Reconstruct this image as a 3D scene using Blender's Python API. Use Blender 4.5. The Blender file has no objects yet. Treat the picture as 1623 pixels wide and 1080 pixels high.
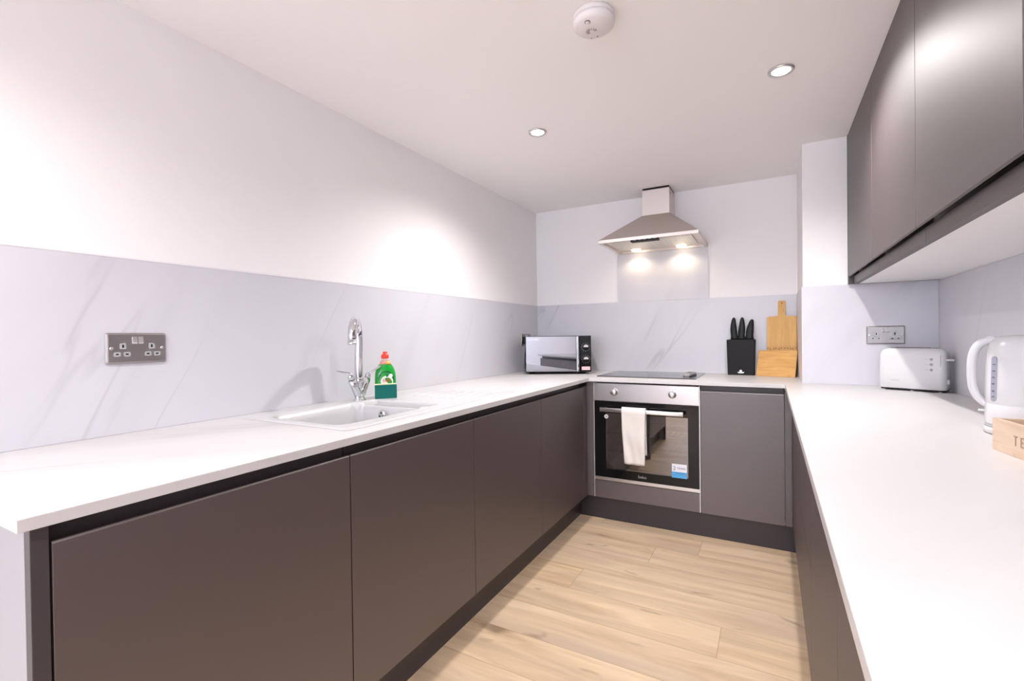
import bpy, bmesh, math, random
from mathutils import Vector, Matrix
random.seed(7)
scene = bpy.context.scene
COL = scene.collection
PI = math.pi

# ------------------------------------------------------------------ camera
F_PX, YAW, PITCH, ROLL, CAM_H = 747.48, 0.50065, -0.0092, -0.01269, 1.132
cam_d = bpy.data.cameras.new('camera')
cam = bpy.data.objects.new('camera', cam_d)
COL.objects.link(cam)
cam_d.sensor_fit = 'HORIZONTAL'
cam_d.sensor_width = 36.0
cam_d.lens = 36.0 * F_PX / 1623.0
cam_d.clip_start = 0.02
fw = Vector((-math.sin(YAW) * math.cos(PITCH), math.cos(YAW) * math.cos(PITCH), math.sin(PITCH)))
rt = Vector((math.cos(YAW), math.sin(YAW), 0))
up = rt.cross(fw)
r2 = rt * math.cos(ROLL) + up * math.sin(ROLL)
u2 = -rt * math.sin(ROLL) + up * math.cos(ROLL)
m = Matrix((r2, u2, -fw)).transposed().to_4x4()
m.translation = Vector((0, 0, CAM_H))
cam.matrix_world = m
scene.camera = cam

# ------------------------------------------------------------------ world, view, lights
scene.view_settings.view_transform = 'Standard'
scene.view_settings.look = 'None'
scene.view_settings.gamma = 1
scene.view_settings.use_curve_mapping = False
scene.view_settings.exposure = 0.96
world = bpy.data.worlds.new('world')
scene.world = world
world.use_nodes = True
bg = world.node_tree.nodes['Background']
bg.inputs[0].default_value = (0.78, 0.85, 1.0, 1)
bg.inputs[1].default_value = 6.5

SPOT_W, SPOT_W_NEAR, SPOT_COL = 31.0, 20.0, (1.0, 0.96, 0.94)
HOOD_W, HOOD_COL = 1.1, (1.0, 0.82, 0.58)
LAMPS = [(-0.952, 2.016), (0.042, 1.996), (-0.952, 0.12), (0.042, 0.12), (-0.952, -1.30), (0.042, -1.30)]

# ------------------------------------------------------------------ dimensions
XL, XR, YB, ZC = -1.6023, 0.6835, 3.3478, 2.0916
ZW, ZWB = 0.8717, 0.851
XWL, XDL = -0.9681, -0.9887
XWR, XDR = 0.065, 0.095
YWB, YDB = 2.7369, 2.7499
XCOL, YCOL = 0.149, 2.8331
ZS = 1.365
YREAR = -3.2
YEND = -0.30

# ------------------------------------------------------------------ materials
def new_mat(name):
    mt = bpy.data.materials.new(name)
    mt.use_nodes = True
    nt = mt.node_tree
    b = nt.nodes['Principled BSDF']
    return mt, nt, b

def simple(name, col, rough=0.5, metal=0.0, noise=0.0, nscale=40, **kw):
    mt, nt, b = new_mat(name)
    b.inputs['Base Color'].default_value = (*col, 1)
    b.inputs['Roughness'].default_value = rough
    b.inputs['Metallic'].default_value = metal
    for k, v in kw.items():
        b.inputs[k.replace('_', ' ')].default_value = v
    if noise:
        tc = nt.nodes.new('ShaderNodeTexCoord')
        n = nt.nodes.new('ShaderNodeTexNoise')
        n.inputs['Scale'].default_value = nscale
        n.inputs['Detail'].default_value = 3
        nt.links.new(tc.outputs['Object'], n.inputs['Vector'])
        mx = nt.nodes.new('ShaderNodeMix'); mx.data_type = 'RGBA'
        mx.inputs['A'].default_value = (*[c * (1 - noise) for c in col], 1)
        mx.inputs['B'].default_value = (*[min(1, c * (1 + noise)) for c in col], 1)
        nt.links.new(n.outputs['Fac'], mx.inputs['Factor'])
        nt.links.new(mx.outputs['Result'], b.inputs['Base Color'])
    return mt

def emis(name, col, s):
    mt, nt, b = new_mat(name)
    b.inputs['Base Color'].default_value = (*col, 1)
    b.inputs['Emission Color'].default_value = (*col, 1)
    b.inputs['Emission Strength'].default_value = s
    return mt

class NT:
    """small helper for node graphs"""
    def __init__(s, nt): s.nt = nt
    def n(s, t, **kw):
        nd = s.nt.nodes.new(t)
        for k, v in kw.items(): setattr(nd, k, v)
        return nd
    def setin(s, nd, k, v):
        if hasattr(v, 'is_linked') or isinstance(v, bpy.types.NodeSocket): s.nt.links.new(v, nd.inputs[k])
        else: nd.inputs[k].default_value = v
    def m(s, op, a, b=0.0, c=None, clamp=False):
        nd = s.n('ShaderNodeMath', operation=op, use_clamp=clamp)
        s.setin(nd, 0, a); s.setin(nd, 1, b)
        if c is not None: s.setin(nd, 2, c)
        return nd.outputs[0]
    def noise(s, vec, scale, detail=3, rough=0.5, dist=0.0):
        nd = s.n('ShaderNodeTexNoise')
        s.nt.links.new(vec, nd.inputs['Vector'])
        nd.inputs['Scale'].default_value = scale
        nd.inputs['Detail'].default_value = detail
        nd.inputs['Roughness'].default_value = rough
        nd.inputs['Distortion'].default_value = dist
        return nd.outputs['Fac']
    def comb(s, x, y, z):
        nd = s.n('ShaderNodeCombineXYZ')
        s.setin(nd, 0, x); s.setin(nd, 1, y); s.setin(nd, 2, z)
        return nd.outputs[0]
    def mix(s, f, a, b):
        nd = s.n('ShaderNodeMix', data_type='RGBA')
        s.setin(nd, 'Factor', f)
        s.setin(nd, 'A', a if not isinstance(a, tuple) else (*a, 1))
        s.setin(nd, 'B', b if not isinstance(b, tuple) else (*b, 1))
        return nd.outputs['Result']
    def ramp(s, v, lo, hi):
        nd = s.n('ShaderNodeMapRange', clamp=True)
        s.setin(nd, 'Value', v); s.setin(nd, 'From Min', lo); s.setin(nd, 'From Max', hi)
        return nd.outputs[0]

def marble(name, base, vein, ax, strength=1.0, rough=0.35, slope=1.9, sc=1.0, off=0.0):
    """ax: the two world axes of the sheet; veins climb along (u, slope*v)"""
    mt, nt, b = new_mat(name)
    g = NT(nt)
    geo = g.n('ShaderNodeNewGeometry')
    sep = g.n('ShaderNodeSeparateXYZ'); nt.links.new(geo.outputs['Position'], sep.inputs[0])
    U, V = sep.outputs[ax[0]], sep.outputs[ax[1]]
    a = math.atan(slope)
    along = g.m('ADD', g.m('MULTIPLY', U, math.cos(a)), g.m('MULTIPLY', V, math.sin(a)))
    acr = g.m('ADD', g.m('MULTIPLY', U, math.sin(a)), g.m('MULTIPLY', V, -math.cos(a)))
    vec = g.comb(g.m('MULTIPLY', acr, 2.5 * sc), g.m('MULTIPLY', along, 0.30 * sc), off)
    n1 = g.noise(vec, 1.0, 4, 0.5, 0.06)
    d = g.m('ABSOLUTE', g.m('SUBTRACT', n1, 0.5))
    line = g.m('SUBTRACT', 1.0, g.ramp(d, 0.0, 0.009), clamp=True)
    vec2 = g.comb(g.m('MULTIPLY', acr, 2.6 * sc), g.m('MULTIPLY', along, 1.3 * sc), off + 4.2)
    mask = g.ramp(g.noise(vec2, 1.0, 2), 0.52, 0.72)
    vec3 = g.comb(g.m('MULTIPLY', acr, 3.3 * sc), g.m('MULTIPLY', along, 0.8 * sc), off + 9.0)
    cloud = g.ramp(g.noise(vec3, 1.0, 4, 0.6, 0.4), 0.42, 0.8)
    soft = g.m('SUBTRACT', 1.0, g.ramp(d, 0.0, 0.07), clamp=True)
    f = g.m('MULTIPLY', g.m('MULTIPLY', line, mask), 0.85 * strength)
    f = g.m('ADD', f, g.m('MULTIPLY', g.m('MULTIPLY', soft, cloud), 0.35 * strength))
    f = g.m('ADD', f, g.m('MULTIPLY', cloud, 0.14 * strength), clamp=True)
    nt.links.new(g.mix(f, base, vein), b.inputs['Base Color'])
    b.inputs['Roughness'].default_value = rough
    return mt

def oak_floor():
    mt, nt, b = new_mat('oak_laminate')
    g = NT(nt)
    geo = g.n('ShaderNodeNewGeometry')
    sep = g.n('ShaderNodeSeparateXYZ'); nt.links.new(geo.outputs['Position'], sep.inputs[0])
    X, Y = sep.outputs[0], sep.outputs[1]
    v = g.m('DIVIDE', g.m('SUBTRACT', Y, 1.3768 - 0.1955 * 40), 0.1955)
    row = g.m('FLOOR', v)
    fv = g.m('FRACT', v)
    wn = g.n('ShaderNodeTexWhiteNoise', noise_dimensions='1D'); nt.links.new(row, wn.inputs['W'])
    off = g.m('MULTIPLY', wn.outputs['Value'], 1.38)
    for k, x in ((38, 0.25), (39, 0.3), (40, 0.2), (41, 0.26), (42, -0.172), (43, -0.80), (44, 0.22), (45, -0.538), (46, -0.33)):
        c = g.m('COMPARE', row, float(k), 0.1)
        off = g.m('ADD', g.m('MULTIPLY', off, g.m('SUBTRACT', 1.0, c)), g.m('MULTIPLY', c, x + 1.38 * 4))
    u = g.m('DIVIDE', g.m('SUBTRACT', g.m('ADD', X, 1.38 * 8), off), 1.38)
    pl = g.m('FLOOR', u); fu = g.m('FRACT', u)
    pid = g.m('ADD', g.m('MULTIPLY', row, 7.31), g.m('MULTIPLY', pl, 3.17))
    wn2 = g.n('ShaderNodeTexWhiteNoise', noise_dimensions='1D'); nt.links.new(pid, wn2.inputs['W'])
    tint = wn2.outputs['Value']
    zz = g.m('MULTIPLY', pid, 5.77)
    vec = g.comb(g.m('MULTIPLY', X, 1.6), g.m('MULTIPLY', Y, 15.0), zz)
    grain = g.noise(vec, 1.0, 6, 0.62, 0.7)
    vecf = g.comb(g.m('MULTIPLY', X, 7.0), g.m('MULTIPLY', Y, 150.0), zz)
    fine = g.noise(vecf, 1.0, 3, 0.6, 0.2)
    veck = g.comb(g.m('MULTIPLY', X, 4.5), g.m('MULTIPLY', Y, 13.0), zz)
    kn = g.noise(veck, 1.0, 2, 0.5, 0.5)
    knot = g.ramp(kn, 0.655, 0.78)
    grey = g.ramp(g.noise(g.comb(g.m('MULTIPLY', X, 1.1), g.m('MULTIPLY', Y, 6.0), g.m('ADD', zz, 3.0)), 1.0, 3), 0.5, 0.72)
    c = g.mix(g.ramp(grain, 0.3, 0.7), (0.45, 0.285, 0.155), (0.78, 0.585, 0.38))
    c = g.mix(g.m('MULTIPLY', fine, 0.18), c, (0.76, 0.62, 0.47))
    c = g.mix(g.m('MULTIPLY', grey, 0.62), c, (0.38, 0.29, 0.22))
    c = g.mix(g.m('MULTIPLY', tint, 0.28), c, (0.75, 0.62, 0.48))
    c = g.mix(g.m('MULTIPLY', knot, 0.75), c, (0.19, 0.125, 0.08))
    e1 = g.m('MINIMUM', fv, g.m('SUBTRACT', 1.0, fv))
    e2 = g.m('MULTIPLY', g.m('MINIMUM', fu, g.m('SUBTRACT', 1.0, fu)), 1.38 / 0.1955)
    e = g.m('MINIMUM', e1, e2)
    seam = g.m('SUBTRACT', 1.0, g.ramp(e, 0.003, 0.009), clamp=True)
    c = g.mix(g.m('MULTIPLY', seam, 0.5), c, (0.16, 0.10, 0.06))
    nt.links.new(c, b.inputs['Base Color'])
    b.inputs['Roughness'].default_value = 0.42
    bp = g.n('ShaderNodeBump'); bp.inputs['Strength'].default_value = 0.12; bp.inputs['Distance'].default_value = 0.002
    nt.links.new(g.m('SUBTRACT', grain, seam), bp.inputs['Height'])
    nt.links.new(bp.outputs[0], b.inputs['Normal'])
    return mt

def wood(name, c1, c2, dark, axis=0, gs=1.0, rough=0.45, knots=0.7):
    """axis: the object axis the grain runs along"""
    mt, nt, b = new_mat(name)
    g = NT(nt)
    tc = g.n('ShaderNodeTexCoord')
    sep = g.n('ShaderNodeSeparateXYZ'); nt.links.new(tc.outputs['Object'], sep.inputs[0])
    o = [g.m('MULTIPLY', sep.outputs[i], (6.0 if i == axis else 75.0) * gs) for i in range(3)]
    n = g.noise(g.comb(*o), 1.0, 4, 0.6, 0.5)
    c = g.mix(g.ramp(n, 0.32, 0.68), c1, c2)
    o2 = [g.m('MULTIPLY', sep.outputs[i], (22.0 if i == axis else 50.0) * gs) for i in range(3)]
    k = g.ramp(g.noise(g.comb(*o2), 1.0, 2, 0.5, 0.3), 0.66, 0.80)
    c = g.mix(g.m('MULTIPLY', k, knots), c, dark)
    nt.links.new(c, b.inputs['Base Color'])
    b.inputs['Roughness'].default_value = rough
    return mt

def brushed(name, col, rough, axis_scale=(4, 4, 300), bump=0.04):
    mt, nt, b = new_mat(name)
    g = NT(nt)
    tc = g.n('ShaderNodeTexCoord')
    mp = g.n('ShaderNodeMapping'); mp.inputs['Scale'].default_value = axis_scale
    nt.links.new(tc.outputs['Object'], mp.inputs['Vector'])
    n = g.noise(mp.outputs[0], 1.0, 3)
    b.inputs['Base Color'].default_value = (*col, 1)
    b.inputs['Metallic'].default_value = 1.0
    rr = g.m('ADD', g.m('MULTIPLY', n, 0.14), rough - 0.07)
    nt.links.new(rr, b.inputs['Roughness'])
    bp = g.n('ShaderNodeBump'); bp.inputs['Strength'].default_value = bump; bp.inputs['Distance'].default_value = 0.001
    nt.links.new(n, bp.inputs['Height']); nt.links.new(bp.outputs[0], b.inputs['Normal'])
    return mt

M = {}
M['wall'] = simple('wall_paint', (0.91, 0.885, 0.89), 0.75, noise=0.012, nscale=3)
M['ceil'] = simple('ceiling_paint', (0.96, 0.935, 0.935), 0.8)
M['floor'] = oak_floor()
SPB, SPV = (0.655, 0.645, 0.695), (0.30, 0.28, 0.29)
M['marble_yz'] = marble('marble_left', SPB, SPV, (1, 2), off=0.7, strength=0.4)
M['marble_xz'] = marble('marble_back', SPB, SPV, (0, 2), off=3.1, slope=1.6, strength=0.6)
M['marble_yz2'] = marble('marble_right', SPB, SPV, (1, 2), off=6.3, slope=-2.2, strength=0.45)
M['worktop'] = marble('marble_worktop', (0.64, 0.625, 0.63), (0.36, 0.33, 0.33), (1, 0), strength=0.7, rough=0.38, slope=0.75, off=1.3)
M['cab'] = simple('graphite_door', (0.046, 0.025, 0.027), 0.50, noise=0.03, nscale=2, IOR=2.3)
M['cabrail'] = simple('graphite_rail', (0.060, 0.049, 0.054), 0.42)
M['plinth'] = simple('graphite_plinth', (0.055, 0.045, 0.052), 0.40)
M['carcass'] = simple('carcass_white', (0.90, 0.88, 0.88), 0.5)
M['carcass_grey'] = simple('carcass_grey', (0.36, 0.35, 0.37), 0.5)
M['carcass_dark'] = simple('carcass_inside', (0.10, 0.095, 0.10), 0.6)
M['white_sink'] = simple('sink_composite', (0.59, 0.585, 0.60), 0.28)
M['chrome'] = simple('chrome', (0.72, 0.73, 0.77), 0.06, 1.0)
M['steel'] = brushed('brushed_steel', (0.62, 0.59, 0.59), 0.32, (2, 2, 320))
M['steel_v'] = brushed('brushed_steel_hood', (0.70, 0.64, 0.60), 0.46, (320, 2, 2))
M['steel_soft'] = simple('satin_aluminium', (0.72, 0.70, 0.72), 0.30, 1.0)
M['plate'] = brushed('socket_steel', (0.40, 0.37, 0.365), 0.36, (6, 6, 260), 0.02)
M['black'] = simple('black_plastic', (0.006, 0.006, 0.007), 0.42, Specular_IOR_Level=0.3)
M['black_matt'] = simple('black_matt', (0.007, 0.006, 0.008), 0.55, Specular_IOR_Level=0.3)
M['black_gloss'] = simple('black_gloss', (0.005, 0.005, 0.006), 0.07, Specular_IOR_Level=0.35)
M['dark_hole'] = simple('dark_recess', (0.004, 0.004, 0.005), 0.7)
M['grey_plastic'] = simple('grey_plastic', (0.42, 0.43, 0.45), 0.45)
M['white_plastic'] = simple('white_plastic', (0.70, 0.69, 0.71), 0.22)
M['alarm_plastic'] = simple('alarm_plastic', (0.82, 0.78, 0.78), 0.45)
M['white_ink'] = simple('white_ink', (0.85, 0.85, 0.86), 0.5)
M['grey_ink'] = simple('grey_ink', (0.22, 0.21, 0.22), 0.5)
M['mirror'] = simple('mirror_glass', (0.33, 0.34, 0.38), 0.015, 1.0)
M['fabric'] = simple('cotton', (0.80, 0.74, 0.71), 0.9, noise=0.05, nscale=160)
M['bamboo'] = wood('bamboo_upright', (0.58, 0.30, 0.075), (0.68, 0.395, 0.12), (0.34, 0.15, 0.04), axis=2)
M['bamboo_x'] = wood('bamboo_across', (0.56, 0.27, 0.055), (0.70, 0.39, 0.11), (0.38, 0.17, 0.05), axis=0)
M['pine'] = wood('pale_pine', (0.64, 0.46, 0.33), (0.76, 0.60, 0.46), (0.46, 0.30, 0.20), axis=0, knots=0.3)
M['brown_ink'] = simple('printed_brown', (0.36, 0.25, 0.18), 0.7)
M['green_bottle'] = simple('green_liquid', (0.005, 0.36, 0.035), 0.16)
M['green_dark'] = simple('dark_green_label', (0.004, 0.10, 0.04), 0.3)
M['red'] = simple('red_plastic', (0.80, 0.05, 0.025), 0.3)
M['red_ink'] = simple('red_ink', (0.62, 0.05, 0.05), 0.4)
M['pink'] = simple('pink_label', (0.80, 0.32, 0.28), 0.4)
M['yellow'] = simple('yellow_label', (0.85, 0.48, 0.07), 0.4)
M['clear_neck'] = simple('pale_neck', (0.70, 0.69, 0.68), 0.3)
M['scourer'] = simple('green_scourer', (0.004, 0.135, 0.115), 0.95, noise=0.5, nscale=260)
M['sponge'] = simple('yellow_sponge', (0.80, 0.74, 0.42), 0.95, noise=0.2, nscale=200)
M['blue'] = simple('blue_sticker', (0.09, 0.40, 0.80), 0.35)
M['blue_dark'] = simple('navy_ink', (0.05, 0.09, 0.28), 0.4)
M['sticker_white'] = simple('white_sticker', (0.84, 0.84, 0.90), 0.35)
M['sticker_pink'] = simple('pink_sticker', (0.80, 0.55, 0.56), 0.4)
M['lamp_glow'] = emis('lamp_glow', (1.0, 0.97, 0.95), 30.0)
M['hood_glow'] = emis('hood_lamp_glow', (1.0, 0.86, 0.62), 4.0)
M['gauge'] = simple('gauge_window', (0.36, 0.37, 0.44), 0.2)
M['enamel'] = simple('oven_enamel', (0.20, 0.19, 0.20), 0.35)
M['seal'] = simple('white_sealant', (0.86, 0.83, 0.86), 0.4)
M['filter'] = brushed('aluminium_filter', (0.70, 0.68, 0.64), 0.38, (60, 4, 60))
M['hob_glass'] = simple('hob_glass', (0.02, 0.02, 0.022), 0.09)

def glass_window():
    mt, nt, b = new_mat('oven_window')
    g = NT(nt)
    tr = g.n('ShaderNodeBsdfTransparent'); tr.inputs[0].default_value = (0.62, 0.60, 0.61, 1)
    gl = g.n('ShaderNodeBsdfGlossy'); gl.inputs['Roughness'].default_value = 0.015
    gl.inputs['Color'].default_value = (0.95, 0.93, 0.92, 1)
    fr = g.n('ShaderNodeFresnel'); fr.inputs[0].default_value = 2.6
    ms = g.n('ShaderNodeMixShader')
    nt.links.new(fr.outputs[0], ms.inputs[0])
    nt.links.new(tr.outputs[0], ms.inputs[1]); nt.links.new(gl.outputs[0], ms.inputs[2])
    nt.links.new(ms.outputs[0], nt.nodes['Material Output'].inputs['Surface'])
    return mt
M['oven_window'] = glass_window()
M['room_glass'] = simple('room_glass', (1, 1, 1), 0.0, Transmission_Weight=1.0)

# ------------------------------------------------------------------ mesh building
class MB:
    def __init__(s):
        s.v = []; s.f = []; s.sm = []
    def add(s, vs, fs, smooth=False):
        n = len(s.v)
        s.v += [tuple(v) for v in vs]
        s.f += [tuple(i + n for i in f) for f in fs]
        s.sm += [smooth] * len(fs)
        return s
    def box(s, x0, x1, y0, y1, z0, z1):
        vs = [(x, y, z) for z in (z0, z1) for y in (y0, y1) for x in (x0, x1)]
        return s.add(vs, [(0, 2, 3, 1), (4, 5, 7, 6), (0, 1, 5, 4), (2, 6, 7, 3), (0, 4, 6, 2), (1, 3, 7, 5)])
    def prism(s, poly, axis, a, b, smooth=False):
        """poly: 2-D outline in the two other axes (in x,y,z order), extruded from a to b along axis"""
        def P(p, t):
            q = list(p); q.insert(axis, t); return tuple(q)
        n = len(poly)
        vs = [P(p, a) for p in poly] + [P(p, b) for p in poly]
        fs = [tuple(range(n))[::-1], tuple(range(n, 2 * n))]
        m0 = len(s.f)
        s.add(vs, fs + [(i, (i + 1) % n, n + (i + 1) % n, n + i) for i in range(n)])
        if smooth:
            for k in range(m0 + 2, len(s.f)): s.sm[k] = True
        return s
    def lathe(s, prof, c=(0, 0, 0), axis=2, seg=32, smooth=True, sx=1.0, sy=1.0):
        """prof: (radius, height) pairs along the axis"""
        vs = []
        for r, h in prof:
            for k in range(seg):
                a = 2 * PI * k / seg
                p = [r * sx * math.cos(a), r * sy * math.sin(a)]
                p.insert(axis, h)
                vs.append((p[0] + c[0], p[1] + c[1], p[2] + c[2]))
        fs = []
        for i in range(len(prof) - 1):
            for k in range(seg):
                a0, a1 = i * seg + k, i * seg + (k + 1) % seg
                fs.append((a0, a1, a1 + seg, a0 + seg))
        n0 = len(s.f)
        s.add(vs, fs, smooth)
        n = len(s.v) - len(vs)
        s.f += [tuple(n + k for k in range(seg))[::-1], tuple(n + (len(prof) - 1) * seg + k for k in range(seg))]
        s.sm += [False, False]
        return s
    def tube(s, pts, r, seg=14, squash=None):
        pts = [Vector(p) for p in pts]
        rs = r if isinstance(r, (list, tuple)) else [r] * len(pts)
        vs = []
        t0 = (pts[1] - pts[0]).normalized()
        ref = Vector((0, 0, 1)) if abs(t0.z) < 0.9 else Vector((1, 0, 0))
        nrm = (ref - t0 * ref.dot(t0)).normalized()
        for i, p in enumerate(pts):
            t = (pts[min(i + 1, len(pts) - 1)] - pts[max(i - 1, 0)]).normalized()
            nrm = (nrm - t * nrm.dot(t)).normalized()
            bn = t.cross(nrm)
            for k in range(seg):
                a = 2 * PI * k / seg
                ca, sa = math.cos(a), math.sin(a)
                if squash: sa *= squash
                vs.append(p + (nrm * ca + bn * sa) * rs[i])
        n = len(s.v)
        fs = []
        for i in range(len(pts) - 1):
            for k in range(seg):
                a0, a1 = i * seg + k, i * seg + (k + 1) % seg
                fs.append((a0, a1, a1 + seg, a0 + seg))
        s.add(vs, fs, True)
        s.f += [tuple(n + k for k in range(seg))[::-1], tuple(n + (len(pts) - 1) * seg + k for k in range(seg))]
        s.sm += [False, False]
        return s
    def loft(s, rings, smooth=True, cap=True):
        n = len(rings[0]); base = len(s.v)
        vs = [p for r in rings for p in r]
        fs = [(i * n + k, i * n + (k + 1) % n, (i + 1) * n + (k + 1) % n, (i + 1) * n + k)
              for i in range(len(rings) - 1) for k in range(n)]
        s.add(vs, fs, smooth)
        if cap:
            s.f += [tuple(base + k for k in range(n))[::-1], tuple(base + (len(rings) - 1) * n + k for k in range(n))]
            s.sm += [False, False]
        return s
    def cells(s, xs, ys, inside, z0, z1):
        """slab from the cells of a grid that lie inside; shared edges stay welded"""
        idx = {}
        def vid(i, j, k):
            if (i, j, k) not in idx:
                idx[(i, j, k)] = len(s.v); s.v.append((xs[i], ys[j], (z0, z1)[k]))
            return idx[(i, j, k)]
        ok = lambda i, j: 0 <= i < len(xs) - 1 and 0 <= j < len(ys) - 1 and inside((xs[i] + xs[i + 1]) / 2, (ys[j] + ys[j + 1]) / 2)
        for i in range(len(xs) - 1):
            for j in range(len(ys) - 1):
                if not ok(i, j): continue
                F = [(vid(i, j, 1), vid(i + 1, j, 1), vid(i + 1, j + 1, 1), vid(i, j + 1, 1)),
                     (vid(i, j, 0), vid(i, j + 1, 0), vid(i + 1, j + 1, 0), vid(i + 1, j, 0))]
                if not ok(i, j - 1): F.append((vid(i, j, 0), vid(i + 1, j, 0), vid(i + 1, j, 1), vid(i, j, 1)))
                if not ok(i, j + 1): F.append((vid(i + 1, j + 1, 0), vid(i, j + 1, 0), vid(i, j + 1, 1), vid(i + 1, j + 1, 1)))
                if not ok(i - 1, j): F.append((vid(i, j + 1, 0), vid(i, j, 0), vid(i, j, 1), vid(i, j + 1, 1)))
                if not ok(i + 1, j): F.append((vid(i + 1, j, 0), vid(i + 1, j + 1, 0), vid(i + 1, j + 1, 1), vid(i + 1, j, 1)))
                s.f += F; s.sm += [False] * len(F)
        return s

ORG = {}
def link(name, mb, mat, parent=None, bevel=0.0, world_space=False, segs=2, sub=0, loc=None, rot=None):
    """ONE mesh object; world_space: the numbers are scene coordinates and parent an unrotated thing"""
    me = bpy.data.meshes.new(name)
    o3 = Vector((0, 0, 0))
    if world_space and parent is not None:
        o3 = ORG.get(parent.name, Vector((0, 0, 0)))
    me.from_pydata([(v[0] - o3.x, v[1] - o3.y, v[2] - o3.z) for v in mb.v], [], mb.f)
    me.update()
    bm = bmesh.new(); bm.from_mesh(me)
    bmesh.ops.recalc_face_normals(bm, faces=bm.faces); bm.to_mesh(me); bm.free()
    if len(me.polygons) == len(mb.sm):
        me.polygons.foreach_set('use_smooth', mb.sm)
    me.materials.append(mat)
    o = bpy.data.objects.new(name, me)
    COL.objects.link(o)
    if parent is not None:
        o.parent = parent
    ORG[o.name] = o3.copy() if world_space else Vector((0, 0, 0))
    if loc: o.location = loc
    if rot: o.rotation_euler = rot
    if bevel:
        md = o.modifiers.new('bevel', 'BEVEL'); md.width = bevel; md.segments = segs
        md.limit_method = 'ANGLE'; md.angle_limit = math.radians(35)
        md.harden_normals = False
    if sub:
        md = o.modifiers.new('subsurf', 'SUBSURF'); md.levels = sub; md.render_levels = sub
    return o

def thing(name, label, cat, loc=(0, 0, 0), rot=0.0, group=None):
    o = bpy.data.objects.new(name, None)
    o.empty_display_size = 0.05
    COL.objects.link(o)
    o.location = loc; o.rotation_euler = (0, 0, rot)
    o['label'] = label; o['category'] = cat
    if group: o['group'] = group
    ORG[o.name] = Vector(loc)
    return o
def tag(o, label, cat, group=None):
    o['label'] = label; o['category'] = cat
    if group: o['group'] = group
    return o
def struct(name, mb, mat, **kw):
    o = link(name, mb, mat, **kw)
    if 'parent' not in kw: o['kind'] = 'structure'
    return o

def text(name, s, size, mat, parent, mat4, depth=0.0004, align='CENTER', squeeze=1.0):
    cu = bpy.data.curves.new(name, 'FONT')
    cu.body = s; cu.size = size; cu.extrude = depth; cu.align_x = align; cu.align_y = 'CENTER'
    cu.resolution_u = 3
    t = bpy.data.objects.new('tmp_text', cu)
    COL.objects.link(t)
    dg = bpy.context.evaluated_depsgraph_get()
    me = bpy.data.meshes.new_from_object(t.evaluated_get(dg))
    bpy.data.objects.remove(t, do_unlink=True)
    me.transform(Matrix.Diagonal((squeeze, 1, 1, 1)))
    me.transform(mat4)
    me.name = name
    me.materials.clear(); me.materials.append(mat)
    o = bpy.data.objects.new(name, me)
    COL.objects.link(o); o.parent = parent
    return o

def frame(origin, right, upv):
    r = Vector(right).normalized(); u = Vector(upv).normalized(); n = r.cross(u)
    mm = Matrix((r, u, n)).transposed().to_4x4(); mm.translation = Vector(origin)
    return mm

def rrect(w, h, r, n=6, cx=0.0, cy=0.0):
    pts = []
    for (sx, sy, a0) in ((1, 1, 0), (-1, 1, 90), (-1, -1, 180), (1, -1, 270)):
        for k in range(n + 1):
            a = math.radians(a0 + 90 * k / n)
            pts.append((cx + sx * (w / 2 - r) + r * math.cos(a), cy + sy * (h / 2 - r) + r * math.sin(a)))
    return pts

def superell(a, b, p, n=40):
    out = []
    for k in range(n):
        t = 2 * PI * k / n
        c, s_ = math.cos(t), math.sin(t)
        out.append((a * math.copysign(abs(c) ** (2 / p), c), b * math.copysign(abs(s_) ** (2 / p), s_)))
    return out

# ------------------------------------------------------------------ the room
T = 0.12
struct('floor', MB().box(XL - T, XR + T, YREAR - T, YB + T, -0.1, 0.0), M['floor'])
struct('ceiling', MB().box(XL - T, XR + T, YREAR - T, YB + T, ZC, ZC + 0.1), M['ceil'])
struct('wall_left', MB().box(XL - T, XL, YREAR - T, YB + T, 0, ZC), M['wall'])
struct('wall_back', MB().box(XL, XR, YB, YB + T, 0, ZC), M['wall'])
struct('wall_right', MB().box(XR, XR + T, YREAR - T, YB + T, 0, ZC), M['wall'])
struct('wall_column', MB().box(XCOL, XR, YCOL, YB, 0, ZC), M['wall'])
# unseen rear wall behind the camera; its wide window is added for fill daylight
wx0, wx1, wz0, wz1 = -1.50, 0.58, 0.85, 2.02
rear = MB()
rear.box(XL, wx0, YREAR - T, YREAR, 0, ZC).box(wx1, XR, YREAR - T, YREAR, 0, ZC)
rear.box(wx0, wx1, YREAR - T, YREAR, 0, wz0).box(wx0, wx1, YREAR - T, YREAR, wz1, ZC)
struct('wall_rear', rear, M['wall'])
fr = MB()
for (a, b_, c, d) in ((wx0, wx1, wz0, wz0 + 0.06), (wx0, wx1, wz1 - 0.06, wz1)):
    fr.box(a, b_, YREAR - 0.09, YREAR - 0.03, c, d)
for a in (wx0, (wx0 + wx1) / 2 - 0.03, wx1 - 0.06):
    fr.box(a, a + 0.06, YREAR - 0.09, YREAR - 0.03, wz0 + 0.06, wz1 - 0.06)
win = struct('fill_window_1', fr, M['white_plastic'])

# ------------------------------------------------------------------ ceiling downlights
def spot_light(name, loc, watts, col, parent, size=0.014, angle=150, blend=1.0):
    ld = bpy.data.lights.new(name, 'SPOT')
    ld.energy = watts; ld.color = col; ld.shadow_soft_size = size
    ld.spot_size = math.radians(angle); ld.spot_blend = blend
    o = bpy.data.objects.new(name, ld); COL.objects.link(o)
    o.parent = parent; o.location = loc
    return o

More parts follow.
